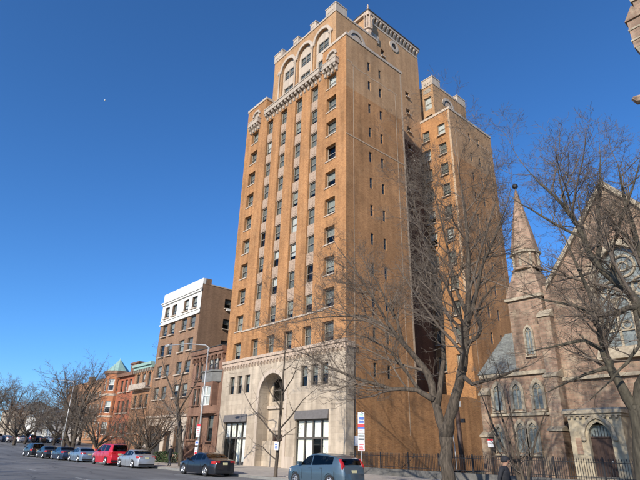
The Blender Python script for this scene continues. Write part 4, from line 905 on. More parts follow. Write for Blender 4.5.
    # wheels
    for a_ in ax:
        for sd in (-1, 1):
            y1 = sd*(W_/2-.015); y0 = sd*(W_/2-.235); r = wheel_r
            ty_ = MB().lathe([(r*.66, y0), (r*.93, y0), (r, y0+sd*.04), (r, y1-sd*.04), (r*.94, y1), (r*.68, y1-sd*.006)], 24, axis='y')
            wh_ = link('wheel', ty_.mesh('wheel', 'tyre', True), T, (L_*(.5-a_), 0, r))
            rim = MB()
            for ra, rb, ya, yb in ((r*.69, r*.64, -.008, .012), (r*.64, r*.60, .012, -.002)):
                for k in range(24):
                    t0, t1 = 2*math.pi*k/24, 2*math.pi*(k+1)/24; rim.face([(ra*math.cos(t0), y1+sd*ya, ra*math.sin(t0)), (ra*math.cos(t1), y1+sd*ya, ra*math.sin(t1)), (rb*math.cos(t1), y1+sd*yb, rb*math.sin(t1)), (rb*math.cos(t0), y1+sd*yb, rb*math.sin(t0))])
            rim.lathe([(r*.62, y1-sd*.004), (r*.62, y1-sd*.002)], 24, axis='y', mi=1)
            rim.lathe([(r*.16, y1), (r*.14, y1+sd*.016)], 10, axis='y')
            for k in range(6):
                t = 2*math.pi*k/6; rim.tube([(r*.1*math.cos(t), y1-sd*.022, r*.1*math.sin(t)), (r*.62*math.cos(t), y1-sd*.022, r*.62*math.sin(t))], [.04, .033], 6)
            link('rim', rim.mesh('rim', ['rim', 'black_trim'], True), wh_)
    # lamps, plate, mirrors, handles, trim
    tl = -L_/2
    for sd in (-1, 1):
        if kind == 'suv' and suvlamp:
            t = MB().prism([(tl+.09, .56*H_), (tl+.30, .60*H_), (tl+.38, .78*H_), (tl+.40, .86*H_), (tl+.30, .845*H_), (tl+.07, .66*H_)], 'y', sd*(W_/2*.70), sd*(W_/2*.85)); t.v = [(p[0], p[1]*(1-.22*max(0, p[2]/H_-.60)), p[2]) for p in t.v];  link('tail_lamp', t.mesh('tail_lamp', 'lamp_red'), T)
        else:
            z0, z1 = (.55, .665) if kind == 'sedan' else (.46, .60)
            t = MB().prism([(tl+.03, sd*W_*.22), (tl+.045, sd*W_*.40), (tl+.28, sd*W_*.492), (tl+.30, sd*W_*.45), (tl+.2, sd*W_*.22)], 'z', z0*H_, z1*H_-.02); link('tail_lamp', t.mesh('tail_lamp', 'lamp_red'), T)
        h_ = MB().prism([(L_/2-.06, sd*W_*.24), (L_/2-.10, sd*W_*.40), (L_/2-.42, sd*W_*.478), (L_/2-.45, sd*W_*.40), (L_/2-.25, sd*W_*.24)], 'z', .435*H_, .515*H_); link('headlamp', h_.mesh('headlamp', 'lamp_clear'), T)
        xm = L_*(.5-sp['ws'][0]-.045); mm = MB().box(xm-.1, xm+.1, sd*(W_/2-.03) if sd > 0 else -W_/2-.17, sd*(W_/2-.03) if sd < 0 else W_/2+.17, .655*H_, .74*H_); link('mirror', mm.mesh('mirror', paint), T)
        for s_ in (.46, .655):
            hx = L_*(.5-s_); hh = MB().box(hx-.1, hx+.1, sd*(W_/2*.985) - (.025 if sd < 0 else 0), sd*(W_/2*.985)+(.025 if sd > 0 else 0), .575*H_, .592*H_); link('door_handle', hh.mesh('door_handle', paint), T)
        for s_ in (.315, .493, .665):
            hx = L_*(.5-s_); dj = MB().tube([(hx, sd*(W_/2*1.0), .24*H_), (hx, sd*(W_/2*1.002), .40*H_), (hx-.02, sd*(W_/2*.985), .59*H_)], .006, 4); link('door_seam', dj.mesh('door_seam', 'black_trim'), T)
    zp = .46*H_ if kind == 'sedan' else .40*H_
    if kind == 'sedan': pl = MB().box(tl-.012, tl+.06, -.17, .17, .50*H_, .59*H_)
    else: pl = MB().box(tl+.0, tl+.09, -.17, .17, .47*H_, .55*H_)
    po = link('number_plate', pl.mesh('number_plate', 'plate'), T)
    bp = MB().box(tl-.015, tl+.12, -W_*.38, W_*.38, .17*H_, .25*H_); link('rear_bumper_trim', bp.mesh('rear_bumper_trim', 'black_trim'), T)
    gr = MB().box(L_/2-.08, L_/2+.01, -W_*.22, W_*.22, .3*H_, .42*H_); link('grille', gr.mesh('grille', 'black_trim'), T)
    if kind == 'suv':
        for sd in (() if suvlamp else (-1, 1)):
            rr = MB().tube([(L_*.08, sd*W_*.35, .99*H_), (L_*.05, sd*W_*.35, 1.02*H_), (-L_*.33, sd*W_*.35, 1.02*H_), (-L_*.36, sd*W_*.35, .98*H_)], .018, 5); link('roof_rail', rr.mesh('roof_rail', 'black_trim'), T)
        wp_ = MB().box(tl+.12, tl+.14, -.02, .3, .70*H_, .72*H_); link('rear_wiper', wp_.mesh('rear_wiper', 'black_trim'), T)
    return T
YC = 19.62
G_ = 'cars parked along the far kerb'
make_car('steel blue compact SUV parked nearest, rear toward the right', -21.9, YC, 4.55, 1.84, 1.68, 'paint_steel', 'suv', .34, group=G_, suvlamp=True)
make_car('black saloon with red tail lamps parked before the stone base', -34.45, YC-.1, 5.15, 1.9, 1.48, 'paint_black', 'sedan', .34, group=G_)
make_car('silver saloon parked behind the red SUV', -47.2, YC, 4.8, 1.84, 1.47, 'paint_silver', 'sedan', .33, group=G_)
make_car('bright red tall SUV parked in front of the silver saloon', -53.7, YC, 5.2, 1.95, 1.92, 'paint_red', 'suv', .38, group=G_)
make_car('grey-blue saloon parked just ahead of the red SUV', -61.9, YC, 4.75, 1.82, 1.46, 'paint_greyblue', 'sedan', .33, group=G_)
make_car('navy saloon second ahead of the red SUV', -68.8, YC, 4.7, 1.82, 1.46, 'paint_navy', 'sedan', .33, group=G_)
make_car('black saloon third ahead of the red SUV', -75.8, YC, 4.6, 1.8, 1.45, 'paint_dark', 'sedan', .33, group=G_)
make_car('dark SUV at the far end of the parked row', -83.8, YC+.2, 4.6, 1.85, 1.75, 'paint_dark', 'suv', .35, group=G_)
fc = [('white', 'paint_white', 'suv'), ('silver', 'paint_silver', 'sedan'), ('white', 'paint_white', 'sedan'), ('navy', 'paint_navy', 'suv'), ('dark grey', 'paint_dark', 'sedan'), ('grey-blue', 'paint_greyblue', 'sedan'), ('black', 'paint_dark', 'suv')]
lb = ['white SUV at the far left edge beyond the crossing', 'silver saloon in the far row, second from left edge', 'white saloon in the far row, third from left edge', 'navy SUV midway along the far row of cars', 'dark grey saloon in the far row beside the navy SUV', 'grey-blue saloon in the far row near the pole', 'black SUV at the right end of the far row']
for i, (c_, p_, k_) in enumerate(fc):
    y = 23.4+i*2.35; make_car(lb[i], -136-1.6*i*.3, y, 4.6, 1.8, 1.7 if k_ == 'suv' else 1.45, p_, k_, .33, group='cars parked beyond the crossing', heading=R(205), z=gz(-138)+.02)

# ------------------------------------------------------------------ street lamps and signs
def lamp(label, x, y, h, reach):
    T = thing('street_lamp', (x, y, GZ), label, 'street lamp', 'street lamps on the far pavement')
    part('pole', MB().tube([(x, y, GZ), (x, y, h)], [.095, .055], 10), 'galvanised', T, True); part('base_cover', MB().lathe([(.2, GZ), (.2, .6), (.14, .75)], 10, (x, y, 0)), 'galvanised', T)
    part('arm', MB().tube([(x, y, h-.5), (x+.25, y-.02, h-.1), (x-.4, y-.1, h+.25), (x-reach*.5, y-.9, h+.5), (x-reach, y-1.6, h+.55)], [.05, .05, .05, .045, .04], 7), 'galvanised', T, True)
    hd = MB().lathe([(.05, -.5), (.16, -.35), (.19, 0), (.17, .3), (.05, .42)], 10, axis='x'); hd.v = [(v[0]+x-reach-.3, v[1]+y-1.6, v[2]*.55+h+.56) for v in hd.v]; part('lamp_head', hd, 'galvanised', T, True)
    gl_ = MB().lathe([(.12, -.28), (.14, 0), (.1, .25)], 10, axis='x'); gl_.v = [(v[0]+x-reach-.3, v[1]+y-1.6, v[2]*.4+h+.49) for v in gl_.v]; part('lens', gl_, 'frame_white', T, True)
    return T
L1 = lamp('tall grey street lamp with red-topped sign, beside the brownstone', -39.6, 21.5, 9.9, 4.6)
L2 = lamp('tall grey street lamp far left among the trees', -77.1, 21.5, 9.6, 4.6)
def sign_panel(name, label, x, y, z0, z1, w_, bands, rz=0, parts=None):
    T = thing(name, (x, y, z0), label, 'sign', rz=rz)
    bd = link('panel', MB().box(-w_/2, w_/2, -.006, .006, 0, z1-z0).mesh('panel', 'white_sign'), T)
    for k, (a, b, x0, x1, m) in enumerate(bands):
        link('printed_band', MB().box(-w_/2+w_*x0, -w_/2+w_*x1, -.0085, -.006, (z1-z0)*a, (z1-z0)*b).mesh('printed_band', m), bd)
    return T
rows_ = lambda z0, z1, n, m: [(z0+(z1-z0)*k/n, z0+(z1-z0)*(k+.45)/n, .15+.05*(k % 2), .85-.08*(k % 3), m) for k in range(n)]
sign_panel('pole_sign', 'red and white sign high on the street lamp pole', -39.6, 21.37, 2.55, 3.55, .46, [(.82, 1, 0, 1, 'sign_red')]+rows_(.2, .75, 4, 'sign_red'), R(10))
sign_panel('pole_sign', 'small blue-white sign midway down the lamp pole', -39.6, 21.37, 1.95, 2.3, .4, [(.35, .75, .1, .9, 'sign_blue')], R(10))
sign_panel('pole_sign', 'low white sign with red print on the lamp pole', -39.6, 21.37, 1.2, 1.8, .36, [(.1, .4, .1, .9, 'sign_red')]+rows_(.5, .9, 2, 'sign_red'), R(10))
SX, SY = -20.95, 21.5
PP = thing('sign_post', (SX, SY, GZ), 'thin steel sign post behind the blue SUV', 'sign post')
part('post', MB().tube([(SX, SY, GZ), (SX, SY, 3.9)], .028, 6), 'galvanised', PP)
fa = R(28)
def stack(label, z0, z1, bands): return sign_panel('parking_sign', label, SX+.02, SY-.04, z0, z1, .38, bands, fa)
stack('topmost white and blue sign on the steel post', 3.25, 3.85, [(.35, .62, .2, .9, 'sign_blue'), (.72, .88, .25, .8, 'sign_green'), (.05, .22, .1, .9, 'sign_blue')])
stack('red-banded white sign second on the steel post', 2.75, 3.23, [(.66, 1, 0, 1, 'sign_red'), (.48, .66, 0, 1, 'sign_blue')]+rows_(.06, .4, 2, 'sign_red'))
stack('white sign with dark arrow marks, third on the steel post', 2.3, 2.73, [(.62, .8, .05, .95, 'sign_dark'), (.2, .42, .05, .95, 'sign_dark')]+[(.85, .95, .2, .8, 'sign_green')])
stack('lowest white sign with red print on the steel post', 1.82, 2.28, rows_(.1, .9, 4, 'sign_red'))
pn_ = sign_panel('paper_notice', 'white paper notice pinned to the young tree trunk', -28.55, 21.25, 1.75, 2.25, .36, rows_(.2, .8, 3, 'sign_blue'), R(12))
# dark wooden service pole behind the railing
UP = thing('service_pole', (-22.9, 34, GZ), 'dark wooden service pole with white lamp box behind the railing', 'pole')
part('pole', MB().tube([(-22.9, 34, GZ), (-23.0, 34, 5.0)], [.2, .17], 9), 'door_wood', UP, True)
part('lamp_box', B(-23.2, -22.7, 33.7, 34.1, 5.05, 5.45), 'frame_white', UP); part('lamp_box', B(-23.25, -22.8, 33.72, 34.1, 5.6, 6.05), 'frame_white', UP)
part('conduit', MB().tube([(-23.35, 33.9, .6), (-23.4, 33.9, 2.2), (-23.5, 33.9, 3.6), (-23.25, 33.85, 5.2)], .035, 6), 'galvanised', UP); part('bracket', B(-22.7, -22.4, 33.9, 34.05, 3.9, 4.2), 'iron', UP)

# ------------------------------------------------------------------ people
def person(label, loc, rz, pose, h=1.72, hat=False, bag=False):
    k = h/1.72; T = thing('person', loc, label, 'person', rz=rz)
    st = pose['stride']; V_ = {}; E_ = []; Rr = {}
    def v(n, p, r): V_[n] = p; Rr[n] = r
    v('pelvis', (0, 0, .93), (.155, .12)); v('waist', (0, .01, 1.08), (.15, .115)); v('chest', (0, .02, 1.28), (.175, .125)); v('shb', (0, .0, 1.42), (.12, .09)); v('neck', (0, .03, 1.49), (.055, .06)); v('head0', (0, .045, 1.57), (.072, .088)); v('head1', (0, .05, 1.65), (.076, .092)); v('head2', (0, .04, 1.70), (.05, .06))
    E_ += [('pelvis', 'waist'), ('waist', 'chest'), ('chest', 'shb'), ('shb', 'neck'), ('neck', 'head0'), ('head0', 'head1'), ('head1', 'head2')]
    for s_, sg in (('l', -1), ('r', 1)):
        f = st*sg
        v('hip'+s_, (sg*.10, 0, .86), (.10, .10)); v('knee'+s_, (sg*.105, f*.6+.05*abs(f), .49), (.064, .07)); v('ank'+s_, (sg*.11, f*1.25-(.1 if f < 0 else 0), .10 + (.08 if f < 0 else 0)), (.043, .047)); v('toe'+s_, (sg*.12, f*1.25+.15-(.1 if f < 0 else 0), .045+(.0 if f < 0 else 0)), (.04, .035))
        E_ += [('pelvis', 'hip'+s_), ('hip'+s_, 'knee'+s_), ('knee'+s_, 'ank'+s_), ('ank'+s_, 'toe'+s_)]
        af = -f*.8; bend = pose['arm']
        v('sh'+s_, (sg*.185, .0, 1.41), (.07, .07)); v('el'+s_, (sg*.24, af*.35, 1.13), (.052, .052)); v('wr'+s_, (sg*.23, af*.8+bend*.22, .90+bend*.2), (.036, .036)); v('pm'+s_, (sg*.225, af*.9+bend*.30, .83+bend*.22), (.034, .022))
        E_ += [('shb', 'sh'+s_), ('sh'+s_, 'el'+s_), ('el'+s_, 'wr'+s_), ('wr'+s_, 'pm'+s_)]
        P0 = V_['pm'+s_]
        for q in range(4):
            v(f'f{q}{s_}', (P0[0]-sg*.01, P0[1]-.03+.02*q, P0[2]-.05), (.010, .010)); v(f'g{q}{s_}', (P0[0]-sg*.03, P0[1]-.03+.022*q, P0[2]-.09+.005*abs(q-1.5)), (.008, .008)); E_ += [('pm'+s_, f'f{q}{s_}'), (f'f{q}{s_}', f'g{q}{s_}')]
        v('t0'+s_, (P0[0]-sg*.03, P0[1]+.04, P0[2]-.01), (.011, .011)); v('t1'+s_, (P0[0]-sg*.045, P0[1]+.05, P0[2]-.05), (.009, .009)); E_ += [('wr'+s_, 't0'+s_), ('t0'+s_, 't1'+s_)]
    names = list(V_); lean = pose.get('lean', 0)
    co = []
    for n_ in names:
        x, y, zz = V_[n_]; y += lean*max(0, zz-.9); co.append((x*k, y*k, zz*k))
    me = bpy.data.meshes.new('tmp'); me.from_pydata(co, [(names.index(a), names.index(b)) for a, b in E_], [])
    o = bpy.data.objects.new('tmp', me); C.objects.link(o)
    sk = o.modifiers.new('s', 'SKIN'); ly = me.skin_vertices[0].data
    for i, n_ in enumerate(names): ly[i].radius = (Rr[n_][0]*k, Rr[n_][1]*k); ly[i].use_root = n_ == 'pelvis'
    sb_ = o.modifiers.new('d', 'SUBSURF'); sb_.levels = 2; sb_.render_levels = 2
    dg = bpy.context.evaluated_depsgraph_get(); m2 = bpy.data.meshes.new_from_object(o.evaluated_get(dg)); bpy.data.objects.remove(o)
    m2.name = 'body'; m2.materials.clear()
    for q in ('coat_black', 'trousers', 'skin', 'shoe'): m2.materials.append(M[q])
    pmz = {s_: co[names.index('pm'+s_)] for s_ in 'lr'}
    for p in m2.polygons:
        c_ = p.center; zz = c_[2]/k; hand = any((Vector(c_)-Vector(pmz[s_])).length < .1*k for s_ in 'lr')
        p.material_index = 2 if (hand or zz > 1.50) else 0 if zz > .80 else 1 if zz > .12 else 3; p.use_smooth = True
    b = link('body', m2, T)
    hy = .045+lean*.75
    hair = MB().lathe([(.03, 1.735), (.075, 1.72), (.1, 1.68), (.104, 1.63), (.095, 1.585)], 12, (0, hy-.012, 0)); hair.v = [(p[0]*k, p[1]*k-(.012 if p[2] < 1.64 else 0), p[2]*k) for p in hair.v]; link('hat' if hat else 'hair', hair.mesh('hair', 'coat_black' if hat else 'hair', True), T)
    fa_ = MB().lathe([(.006, .0), (.017, -.03), (.012, -.036)], 6, (0, (hy+.098)*k, 1.64*k)); link('nose', fa_.mesh('nose', 'skin', True), T)
    for sg in (-1, 1):
        e_ = MB().lathe([(.002, -.004), (.009, 0), (.002, .004)], 8, (sg*.03*k, (hy+.082)*k, 1.645*k), axis='y'); link('eye', e_.mesh('eye', 'sign_dark'), T)
        er = MB().lathe([(.006, -.008), (.022, 0), (.006, .008)], 8, (sg*.082*k, hy*k, 1.625*k), axis='x'); link('ear', er.mesh('ear', 'skin', True), T)
    link('mouth', MB().box(-.022*k, .022*k, (hy+.078)*k, (hy+.086)*k, 1.575*k, 1.583*k).mesh('mouth', 'lamp_red'), T)
    cs = MB().lathe([(.17, .78), (.165, .95), (.16, 1.08), (.178, 1.25), (.17, 1.36), (.09, 1.46), (.075, 1.50)], 14); cs.v = [(p[0]*k*1.06, (p[1]*.74+.01+lean*max(0, p[2]-.9))*k, p[2]*k) for p in cs.v]; link('coat', cs.mesh('coat', 'coat_black', True), T)
    return T
person('person in dark clothes walking on the pavement behind the black saloon', (-44.6, 21.6, GZ+.005), R(95), dict(stride=.26, arm=.3), 1.72)
person('person in a black coat and cap crossing the road before the railing', (-8.15, 14.0, .004), R(-80), dict(stride=.18, arm=.9, lean=.1), 1.80, hat=True)

# ------------------------------------------------------------------ trees
class Tree:
    def __init__(s, seed): s.r = random.Random(seed); s.trunk = MB(); s.crown = MB(); s.n = 0
    def limb(s, pts, rad, sides=7, crown=False): (s.crown if crown else s.trunk).tube(pts, rad, sides, cap=True)
    def jig(s, k): return Vector((s.r.gauss(0, k), s.r.gauss(0, k), s.r.gauss(0, k)))
    def grow(s, p, d, L, r, lev, cfg):
        """a wandering branch that carries smaller ones"""
        s.n += 1
        n = max(2, min(6, int(L/cfg['seg'])+1)) if lev < cfg['levels'] else 2
        pts = [p.copy()]; rad = [r]; d = d.normalized(); st = L/n; wob = cfg['wob']*(1+.25*lev)
        for i in range(n):
            d = (d + s.jig(wob) + Vector((0, 0, cfg['up']))).normalized(); p = p+d*st; pts.append(p.copy()); rad.append(max(cfg['rmin'], r*(1-.75*(i+1)/n)))
        sides = 6 if lev <= 1 else (4 if lev == 2 else 3)
        (s.trunk if lev < cfg.get('trunklev', 1) else s.crown).tube(pts, rad, sides, cap=False)
        if lev >= cfg['levels']: return
        s.sprout(pts, rad, L, lev, cfg)
    def sprout(s, pts, rad, L, lev, cfg, t0=.22, k=1.0):
        nc = cfg['kids'][min(lev, len(cfg['kids'])-1)]; nc = max(2, int(nc*k*s.r.uniform(.75, 1.25)*min(1.4, max(.5, L/cfg['ref'][min(lev, len(cfg['ref'])-1)]))))
        m = len(pts)-1
        for c in range(nc):
            t = t0+(1-t0)*(c+s.r.random())/nc; t = min(.999, t); i = int(t*m); f = t*m-i
            p = pts[i].lerp(pts[i+1], f); r = rad[i]*(1-f)+rad[i+1]*f
            d = (pts[i+1]-pts[i]).normalized(); a = d.cross(s.jig(1)).normalized(); an = R(s.r.uniform(*cfg['ang']))
            nd = d*math.cos(an)+a*math.sin(an)
            if nd.z < -.15: nd.z *= .3
            l2 = L*s.r.uniform(.38, .68)*(1-.35*t)
            l2 = max(l2, cfg['lmin'])
            s.grow(p, nd, l2, max(cfg['rmin'], min(r*.6, r*.32+.003+l2*.005)), lev+1, cfg)
    def build(s, name, base, label, m1, m2, group=None, cat='tree'):
        T = thing(name, base, label, cat, group); b = T.location
        for nm, mb, m_ in (('trunk', s.trunk, m1), ('crown', s.crown, m2)):
            me = mb.mesh(nm, m_, True, off=b, fix=False); link(nm, me, T)
        return T
def spec_tree(seed, specs, cfg):
    t = Tree(seed)
    for sp in specs:
        pts = [at(a, b, Y) for a, b, Y, r in sp]; rad = [q[3] for q in sp]
        # smooth and roughen the measured limb
        P_, Q_ = [], []
        for i in range(len(pts)-1):
            for k in range(3):
                f = k/3; p = pts[i].lerp(pts[i+1], f)
                if 0 < i+f: p = p+t.jig(rad[i]*.14)
                P_.append(p); Q_.append((rad[i]*(1-f)+rad[i+1]*f)*t.r.uniform(.92, 1.08))
        P_.append(pts[-1]); Q_.append(rad[-1]); t.limb(P_, Q_, 9 if rad[0] > .15 else 7)
        L = sum((P_[i+1]-P_[i]).length for i in range(len(P_)-1))
        if rad[0] < .34 and len(sp) > 3 or rad[0] < .2: t.sprout(P_, Q_, L*.62, 0, cfg, .2, cfg.get('dens', 1))
        if rad[-1] < .07: t.grow(P_[-1], P_[-1]-P_[-2], L*.3, rad[-1], 1, cfg)
    return t
CFG = dict(levels=4, seg=.45, wob=.085, up=.05, rmin=.0055, ang=(28, 62), kids=[10, 6, 5, 4], ref=[4, 2, 1, .5], lmin=.28, dens=1.2)
big = [
 [(447, 500, 21.5, .44), (447, 484, 21.5, .34), (446.5, 460, 21.5, .31), (446, 438, 21.5, .31), (445.5, 428, 21.5, .22), (445.5, 421, 21.5, .08)],
 [(445, 438, 21.5, .27), (437, 410, 21.7, .21), (427, 372, 22.0, .18), (402, 342, 22.3, .13), (390, 330, 22.4, .11), (367, 316, 22.6, .08), (340, 316, 22.7, .055), (315, 318, 22.8, .035), (292, 323, 22.8, .018)],
 [(434, 400, 21.6, .15), (417, 390, 21.2, .12), (392, 389, 20.7, .10), (352, 377, 20.2, .08), (328, 366, 20.0, .055), (308, 355, 19.8, .035), (290, 349, 19.7, .018)],
 [(403, 344, 22.3, .11), (397, 320, 22.5, .085), (387, 302, 22.6, .07), (377, 282, 22.7, .05), (364, 260, 22.8, .02)],
 [(400, 340, 22.3, .10), (387, 322, 22.0, .08), (372, 295, 21.6, .06), (355, 270, 21.2, .045), (338, 248, 21, .02)],
 [(437, 410, 21.7, .15), (444, 360, 22.3, .12), (441, 300, 22.8, .09), (432, 262, 23.0, .07), (417, 217, 23.2, .045), (408, 176, 23.2, .02)],
 [(446, 438, 21.5, .30), (452, 410, 21.4, .26), (462, 372, 21.3, .22), (465, 345, 21.2, .19), (467, 315, 21.2, .155), (469, 290, 21.2, .13), (468, 255, 21.3, .10), (467, 225, 21.4, .075), (462, 190, 21.4, .045), (457, 162, 21.4, .02)],
 [(467, 325, 21.2, .12), (473, 308, 20.9, .10), (482, 267, 20.6, .075), (495, 237, 20.4, .05), (507, 205, 20.2, .02)],
 [(463, 376, 21.3, .12), (472, 384, 20.9, .09), (486, 381, 20.5, .075), (506, 374, 20.3, .055), (528, 366, 20, .02)],
 [(466, 345, 21.2, .11), (478, 336, 20.9, .085), (481, 326, 20.9, .08), (476, 316, 21, .07), (482, 300, 20.6, .055), (496, 284, 20.4, .02)],
 [(467, 315, 21.2, .11), (455, 285, 21.8, .08), (448, 250, 22.1, .06), (440, 215, 22.3, .04), (430, 178, 22.4, .018)],
 [(420, 391, 21.3, .10), (405, 370, 21.0, .08), (390, 350, 20.7, .06), (368, 338, 20.5, .04), (345, 331, 20.3, .018)],
]
t = spec_tree(17, big, CFG); t.build('street_tree', (*at(447, 500, 21.5).xy, GZ), 'large forked bare street tree before the blank brick wall', 'bark', 'twig', 'bare street trees'); N1 = t.n
rt = [
 [(650, 505, 23, .46), (644, 450, 23, .34), (636, 405, 23, .31)],
 [(637, 412, 23, .24), (622, 388, 22.8, .19), (610, 367, 22.7, .17), (604, 351, 22.6, .155), (601, 336, 22.5, .14), (596, 318, 22.4, .12), (590, 295, 22.3, .09), (578, 268, 22.2, .06), (566, 240, 22, .025)],
 [(636, 410, 23, .28), (648, 375, 23.2, .25), (650, 330, 23.2, .23), (640, 306, 23, .20), (627, 290, 22.9, .18), (602, 270, 22.7, .15), (590, 255, 22.6, .13), (583, 236, 22.5, .115), (575, 222, 22.4, .10), (567, 210, 22.3, .085), (554, 196, 22.1, .06), (541, 184, 22, .04), (526, 168, 21.8, .018)],
 [(598, 266, 22.7, .12), (599, 240, 22.9, .10), (598, 210, 23, .085), (600, 180, 23.2, .05), (600, 152, 23.3, .015)],
 [(640, 306, 23, .15), (628, 308, 22.6, .12), (612, 314, 22.2, .10), (597, 316, 21.9, .085), (575, 306, 21.6, .065), (545, 300, 21.3, .04), (517, 290, 21, .018)],
 [(650, 330, 23.2, .2), (645, 275, 23.4, .16), (632, 225, 23.6, .11), (624, 195, 23.7, .07), (618, 165, 23.8, .02)],
 [(604, 351, 22.6, .10), (585, 340, 22.2, .08), (560, 345, 21.8, .055), (530, 352, 21.5, .02)],
 [(610, 367, 22.7, .10), (592, 372, 22.3, .07), (572, 380, 22, .05), (548, 392, 21.7, .02)],
 [(634, 300, 23, .10), (640, 345, 22.4, .08), (628, 362, 22, .06), (606, 385, 21.7, .03), (590, 400, 21.5, .015)],
 [(583, 238, 22.5, .08), (562, 228, 22.2, .065), (540, 215, 21.9, .045), (515, 200, 21.6, .02)],
 [(614, 281, 22.8, .11), (612, 250, 23.2, .09), (622, 215, 23.4, .07), (634, 185, 23.5, .04), (640, 160, 23.6, .015)],
 [(567, 212, 22.3, .06), (563, 195, 22.5, .045), (559, 175, 22.6, .03), (556, 155, 22.7, .012)],
]
CF2 = dict(CFG, dens=1.35, kids=[11, 7, 5, 4], up=.04, rmin=.005)
t = spec_tree(8, rt, CF2); t.build('street_tree', (*at(650, 505, 23).xy, GZ), 'large bare tree with mossy limbs at the right edge before the church', 'bark_moss', 'twig', 'bare street trees')
ms = [
 [(524, 492, 27, .11), (515, 470, 27, .09), (503, 448, 27.1, .07), (490, 418, 27.2, .05), (482, 396, 27.2, .02)],
 [(525, 492, 27, .11), (517, 470, 27.1, .085), (509, 440, 27.3, .06), (500, 410, 27.3, .045), (497, 380, 27.3, .02)],
 [(526, 492, 27, .10), (520, 465, 26.9, .08), (515, 435, 26.8, .055), (508, 400, 26.7, .02)],
 [(527, 492, 27, .10), (530, 465, 26.8, .075), (537, 435, 26.7, .05), (548, 405, 26.6, .02)]]
CF3 = dict(CFG, levels=3, kids=[7, 5, 4])
t = spec_tree(13, ms, CF3); t.build('young_tree', (*at(525, 492, 27).xy, GZ), 'small many-stemmed bare tree before the church lancets', 'bark', 'twig')
st = [
 [(274.5, 487, 21.6, .15), (276, 470, 21.6, .13), (280, 420, 21.6, .10), (283, 380, 21.6, .07), (285, 350, 21.6, .03)],
 [(278, 440, 21.6, .06), (266, 425, 21.5, .045), (252, 408, 21.4, .03), (243, 390, 21.3, .012)],
 [(279, 430, 21.6, .06), (292, 415, 21.6, .045), (303, 400, 21.7, .03), (315, 390, 21.8, .012)],
 [(281, 408, 21.6, .05), (270, 392, 21.8, .035), (262, 372, 22, .012)], [(282, 395, 21.6, .05), (293, 378, 21.4, .03), (300, 358, 21.3, .012)]]
t = spec_tree(21, st, dict(CFG, levels=3, kids=[7, 4, 3], dens=.7)); t.build('young_tree', (*at(274.5, 487, 21.6).xy, GZ), 'slim young street tree before the entrance arch', 'bark', 'twig')
t2 = [
 [(180.5, 466, 21.8, .24), (180.5, 440, 21.8, .2), (178.5, 415, 21.8, .17), (176.5, 398, 21.8, .14)],
 [(176.5, 400, 21.8, .10), (171, 388, 21.6, .08), (165, 372, 21.5, .05), (161, 355, 21.4, .015)],
 [(177, 402, 21.8, .10), (180, 385, 22, .08), (184, 370, 22, .05), (190, 352, 22, .015)],
 [(178, 412, 21.8, .08), (187, 398, 21.7, .06), (195, 385, 21.6, .04), (203, 372, 21.5, .015)],
 [(178.5, 420, 21.8, .07), (170, 410, 21.8, .05), (160, 398, 21.9, .03), (150, 388, 22, .012)]]
t = spec_tree(31, t2, dict(CFG, levels=3, kids=[8, 5, 4])); t.build('street_tree', (*at(180.5, 466, 21.8).xy, GZ), 'bare street tree in front of the white-topped block', 'bark', 'twig_grey', 'bare street trees')
def free_tree(seed, base, h, r, cfg, label, m1='bark', m2='twig', spread=.8, lean=(0, 0), name='street_tree', group='bare street trees', fork=.3, nl=7):
    t = Tree(seed); b = Vector(base); q = t.r
    pts = [b]; rad = [r]; p = b.copy(); n = 5; hh = h*fork
    for i in range(n): p = p+Vector((q.gauss(lean[0], .06), q.gauss(lean[1], .06), hh/n)); pts.append(p.copy()); rad.append(r*(1-.3*(i+1)/n))
    t.limb(pts, rad, 8)
    for i in range(nl):
        a = 2*math.pi*(i+q.random()*.7)/nl; el = q.uniform(.5, 1.25); d = Vector((math.cos(a)*math.cos(el)*spread, math.sin(a)*math.cos(el)*spread, math.sin(el)))
        t.grow(pts[-1-(i % 2)], d, h*(1-fork)*q.uniform(.7, 1.), r*.5, 0, cfg)
    return t.build(name, base, label, m1, m2, group)
CF4 = dict(levels=3, seg=.9, wob=.09, up=.055, rmin=.009, ang=(25, 58), kids=[9, 6, 5], ref=[5, 2.5, 1.2], lmin=.4)
free_tree(41, (-49.7, 21.7, GZ), 6.8, .17, dict(CF4, rmin=.007), 'low bushy bare tree beside the silver saloon', m2='twig_red', fork=.22, spread=1.2)
free_tree(42, (-55.6, 24.5, GZ), 6.6, .2, dict(CF4, kids=[8, 6, 5], rmin=.008), 'dense rusty-twigged tree behind the red SUV', m2='twig_red', fork=.2, spread=1.5, nl=9)
free_tree(43, (-60.0, 25.0, GZ), 6.2, .2, dict(CF4, kids=[8, 6, 4], rmin=.008), 'dense rusty-twigged tree before the red brick houses', m2='twig_red', fork=.2, spread=1.5, nl=9)
free_tree(44, (-74.5, 22.2, GZ), 12.6, .26, dict(CF4, rmin=.009, kids=[7, 5, 4]), 'tall bare tree rising above the far roofs', fork=.42, spread=.8)
free_tree(45, (-80.5, 23.5, GZ), 8.2, .28, dict(CF4, kids=[8, 6, 5], rmin=.012), 'broad dense bare tree beside the far street lamp', m2='twig_grey', fork=.2, spread=1.4, nl=9)
free_tree(46, (-72, 24.6, GZ), 7.2, .28, dict(CF4, kids=[8, 6, 5], rmin=.011), 'dense bare tree in front of the turret house', m2='twig_grey', fork=.2, spread=1.4, nl=8)
free_tree(47, (-90.5, 25.5, .2), 12.8, .3, dict(CF4, rmin=.013), 'slender bare tree near the corner of the crossing', fork=.4, spread=.9)
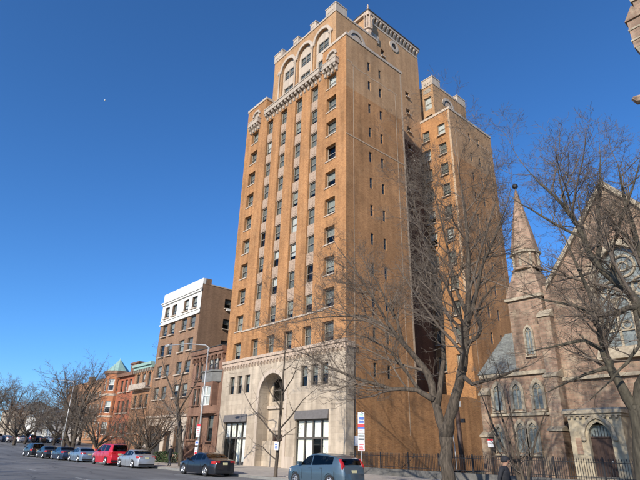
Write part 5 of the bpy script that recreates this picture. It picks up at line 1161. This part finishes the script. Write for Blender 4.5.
for i, (x, y, h_, m_, l_) in enumerate([(-128, 28.2, 9.5, 'twig_red', 'dense brownish tree at the far left before the row of cars'), (-122, 25.0, 9.0, 'twig_grey', 'dense grey tree at the far left edge'), (-126, 33.5, 8.5, 'twig', 'low spreading tree beyond the crossing near the cream house'),
        (-146, 27.5, 13.5, 'twig_grey', 'tall crooked tree behind the far row of cars'), (-130, 40, 11, 'twig_red', 'bare tree before the long brown flats'), (-150, 35, 13, 'twig_grey', 'bare tree above the cream house'), (-160, 26, 15, 'twig_grey', 'tall thin tree behind everything at the left edge')]):
    free_tree(60+i, (x, y, gz(x)), h_, .3, dict(CF4, kids=[8, 5, 4], rmin=.016, seg=1.3), l_, m2=m_, fork=.2 if h_ < 10 else .35, spread=1.4 if h_ < 10 else .9, nl=8, group='trees beyond the crossing')
# trees on the near pavement, outside the frame; their shade falls on the road
for i, (x, y, h_) in enumerate([(-22, -13.0, 13), (-34, -13.4, 12.5), (-47, -13.2, 13), (-62, -12.5, 13)]):
    free_tree(80+i, (x, y, .12), h_, .3, dict(CF4, levels=3, kids=[7, 5, 4], rmin=.016), ['bare tree on the near pavement behind the viewer', 'second bare tree on the near pavement left of the viewer', 'third bare tree along the near pavement', 'farthest bare tree along the near pavement'][i], fork=.35, spread=.55, group='bare trees on the near pavement')
# hedge before the block
hr = random.Random(3); hd = MB()
for k in range(2600):
    c_ = Vector((hr.uniform(-57.2, -53.2), hr.uniform(25.6, 26.9), hr.uniform(.15, 1.25))); e = (hr.gauss(0, 1), hr.gauss(0, 1), hr.gauss(0, 1)); n_ = Vector(e).normalized(); a = n_.orthogonal().normalized()*.07; b = n_.cross(a)*.6
    dd_ = abs(c_.x+55.2)/2; c_.z *= (1-.18*dd_**4); hd.face([c_-a, c_-b, c_+a, c_+b])
H = thing('hedge', (-55.2, 26.2, GZ), 'clipped green hedge on the pavement behind the silver saloon', 'hedge'); link('foliage', hd.mesh('foliage', 'hedge_leaf', off=H.location, fix=False), H)['kind'] = 'stuff'
link('stems', B(-57, -53.4, 26.1, 26.3, .1, .9).mesh('stems', 'bark', off=H.location), H)
print('branches', N1)

mo = MB().lathe([(3.4*math.sin(math.pi*k/12), -3.4*math.cos(math.pi*k/12)) for k in range(13)], 16)
mp_ = ray(105, 100).normalized()*2600
mo_ = link('moon', mo.mesh('moon', 'white_paint', True), None, mp_); tag(mo_, 'tiny pale daytime moon in the blue sky at upper left', 'moon')
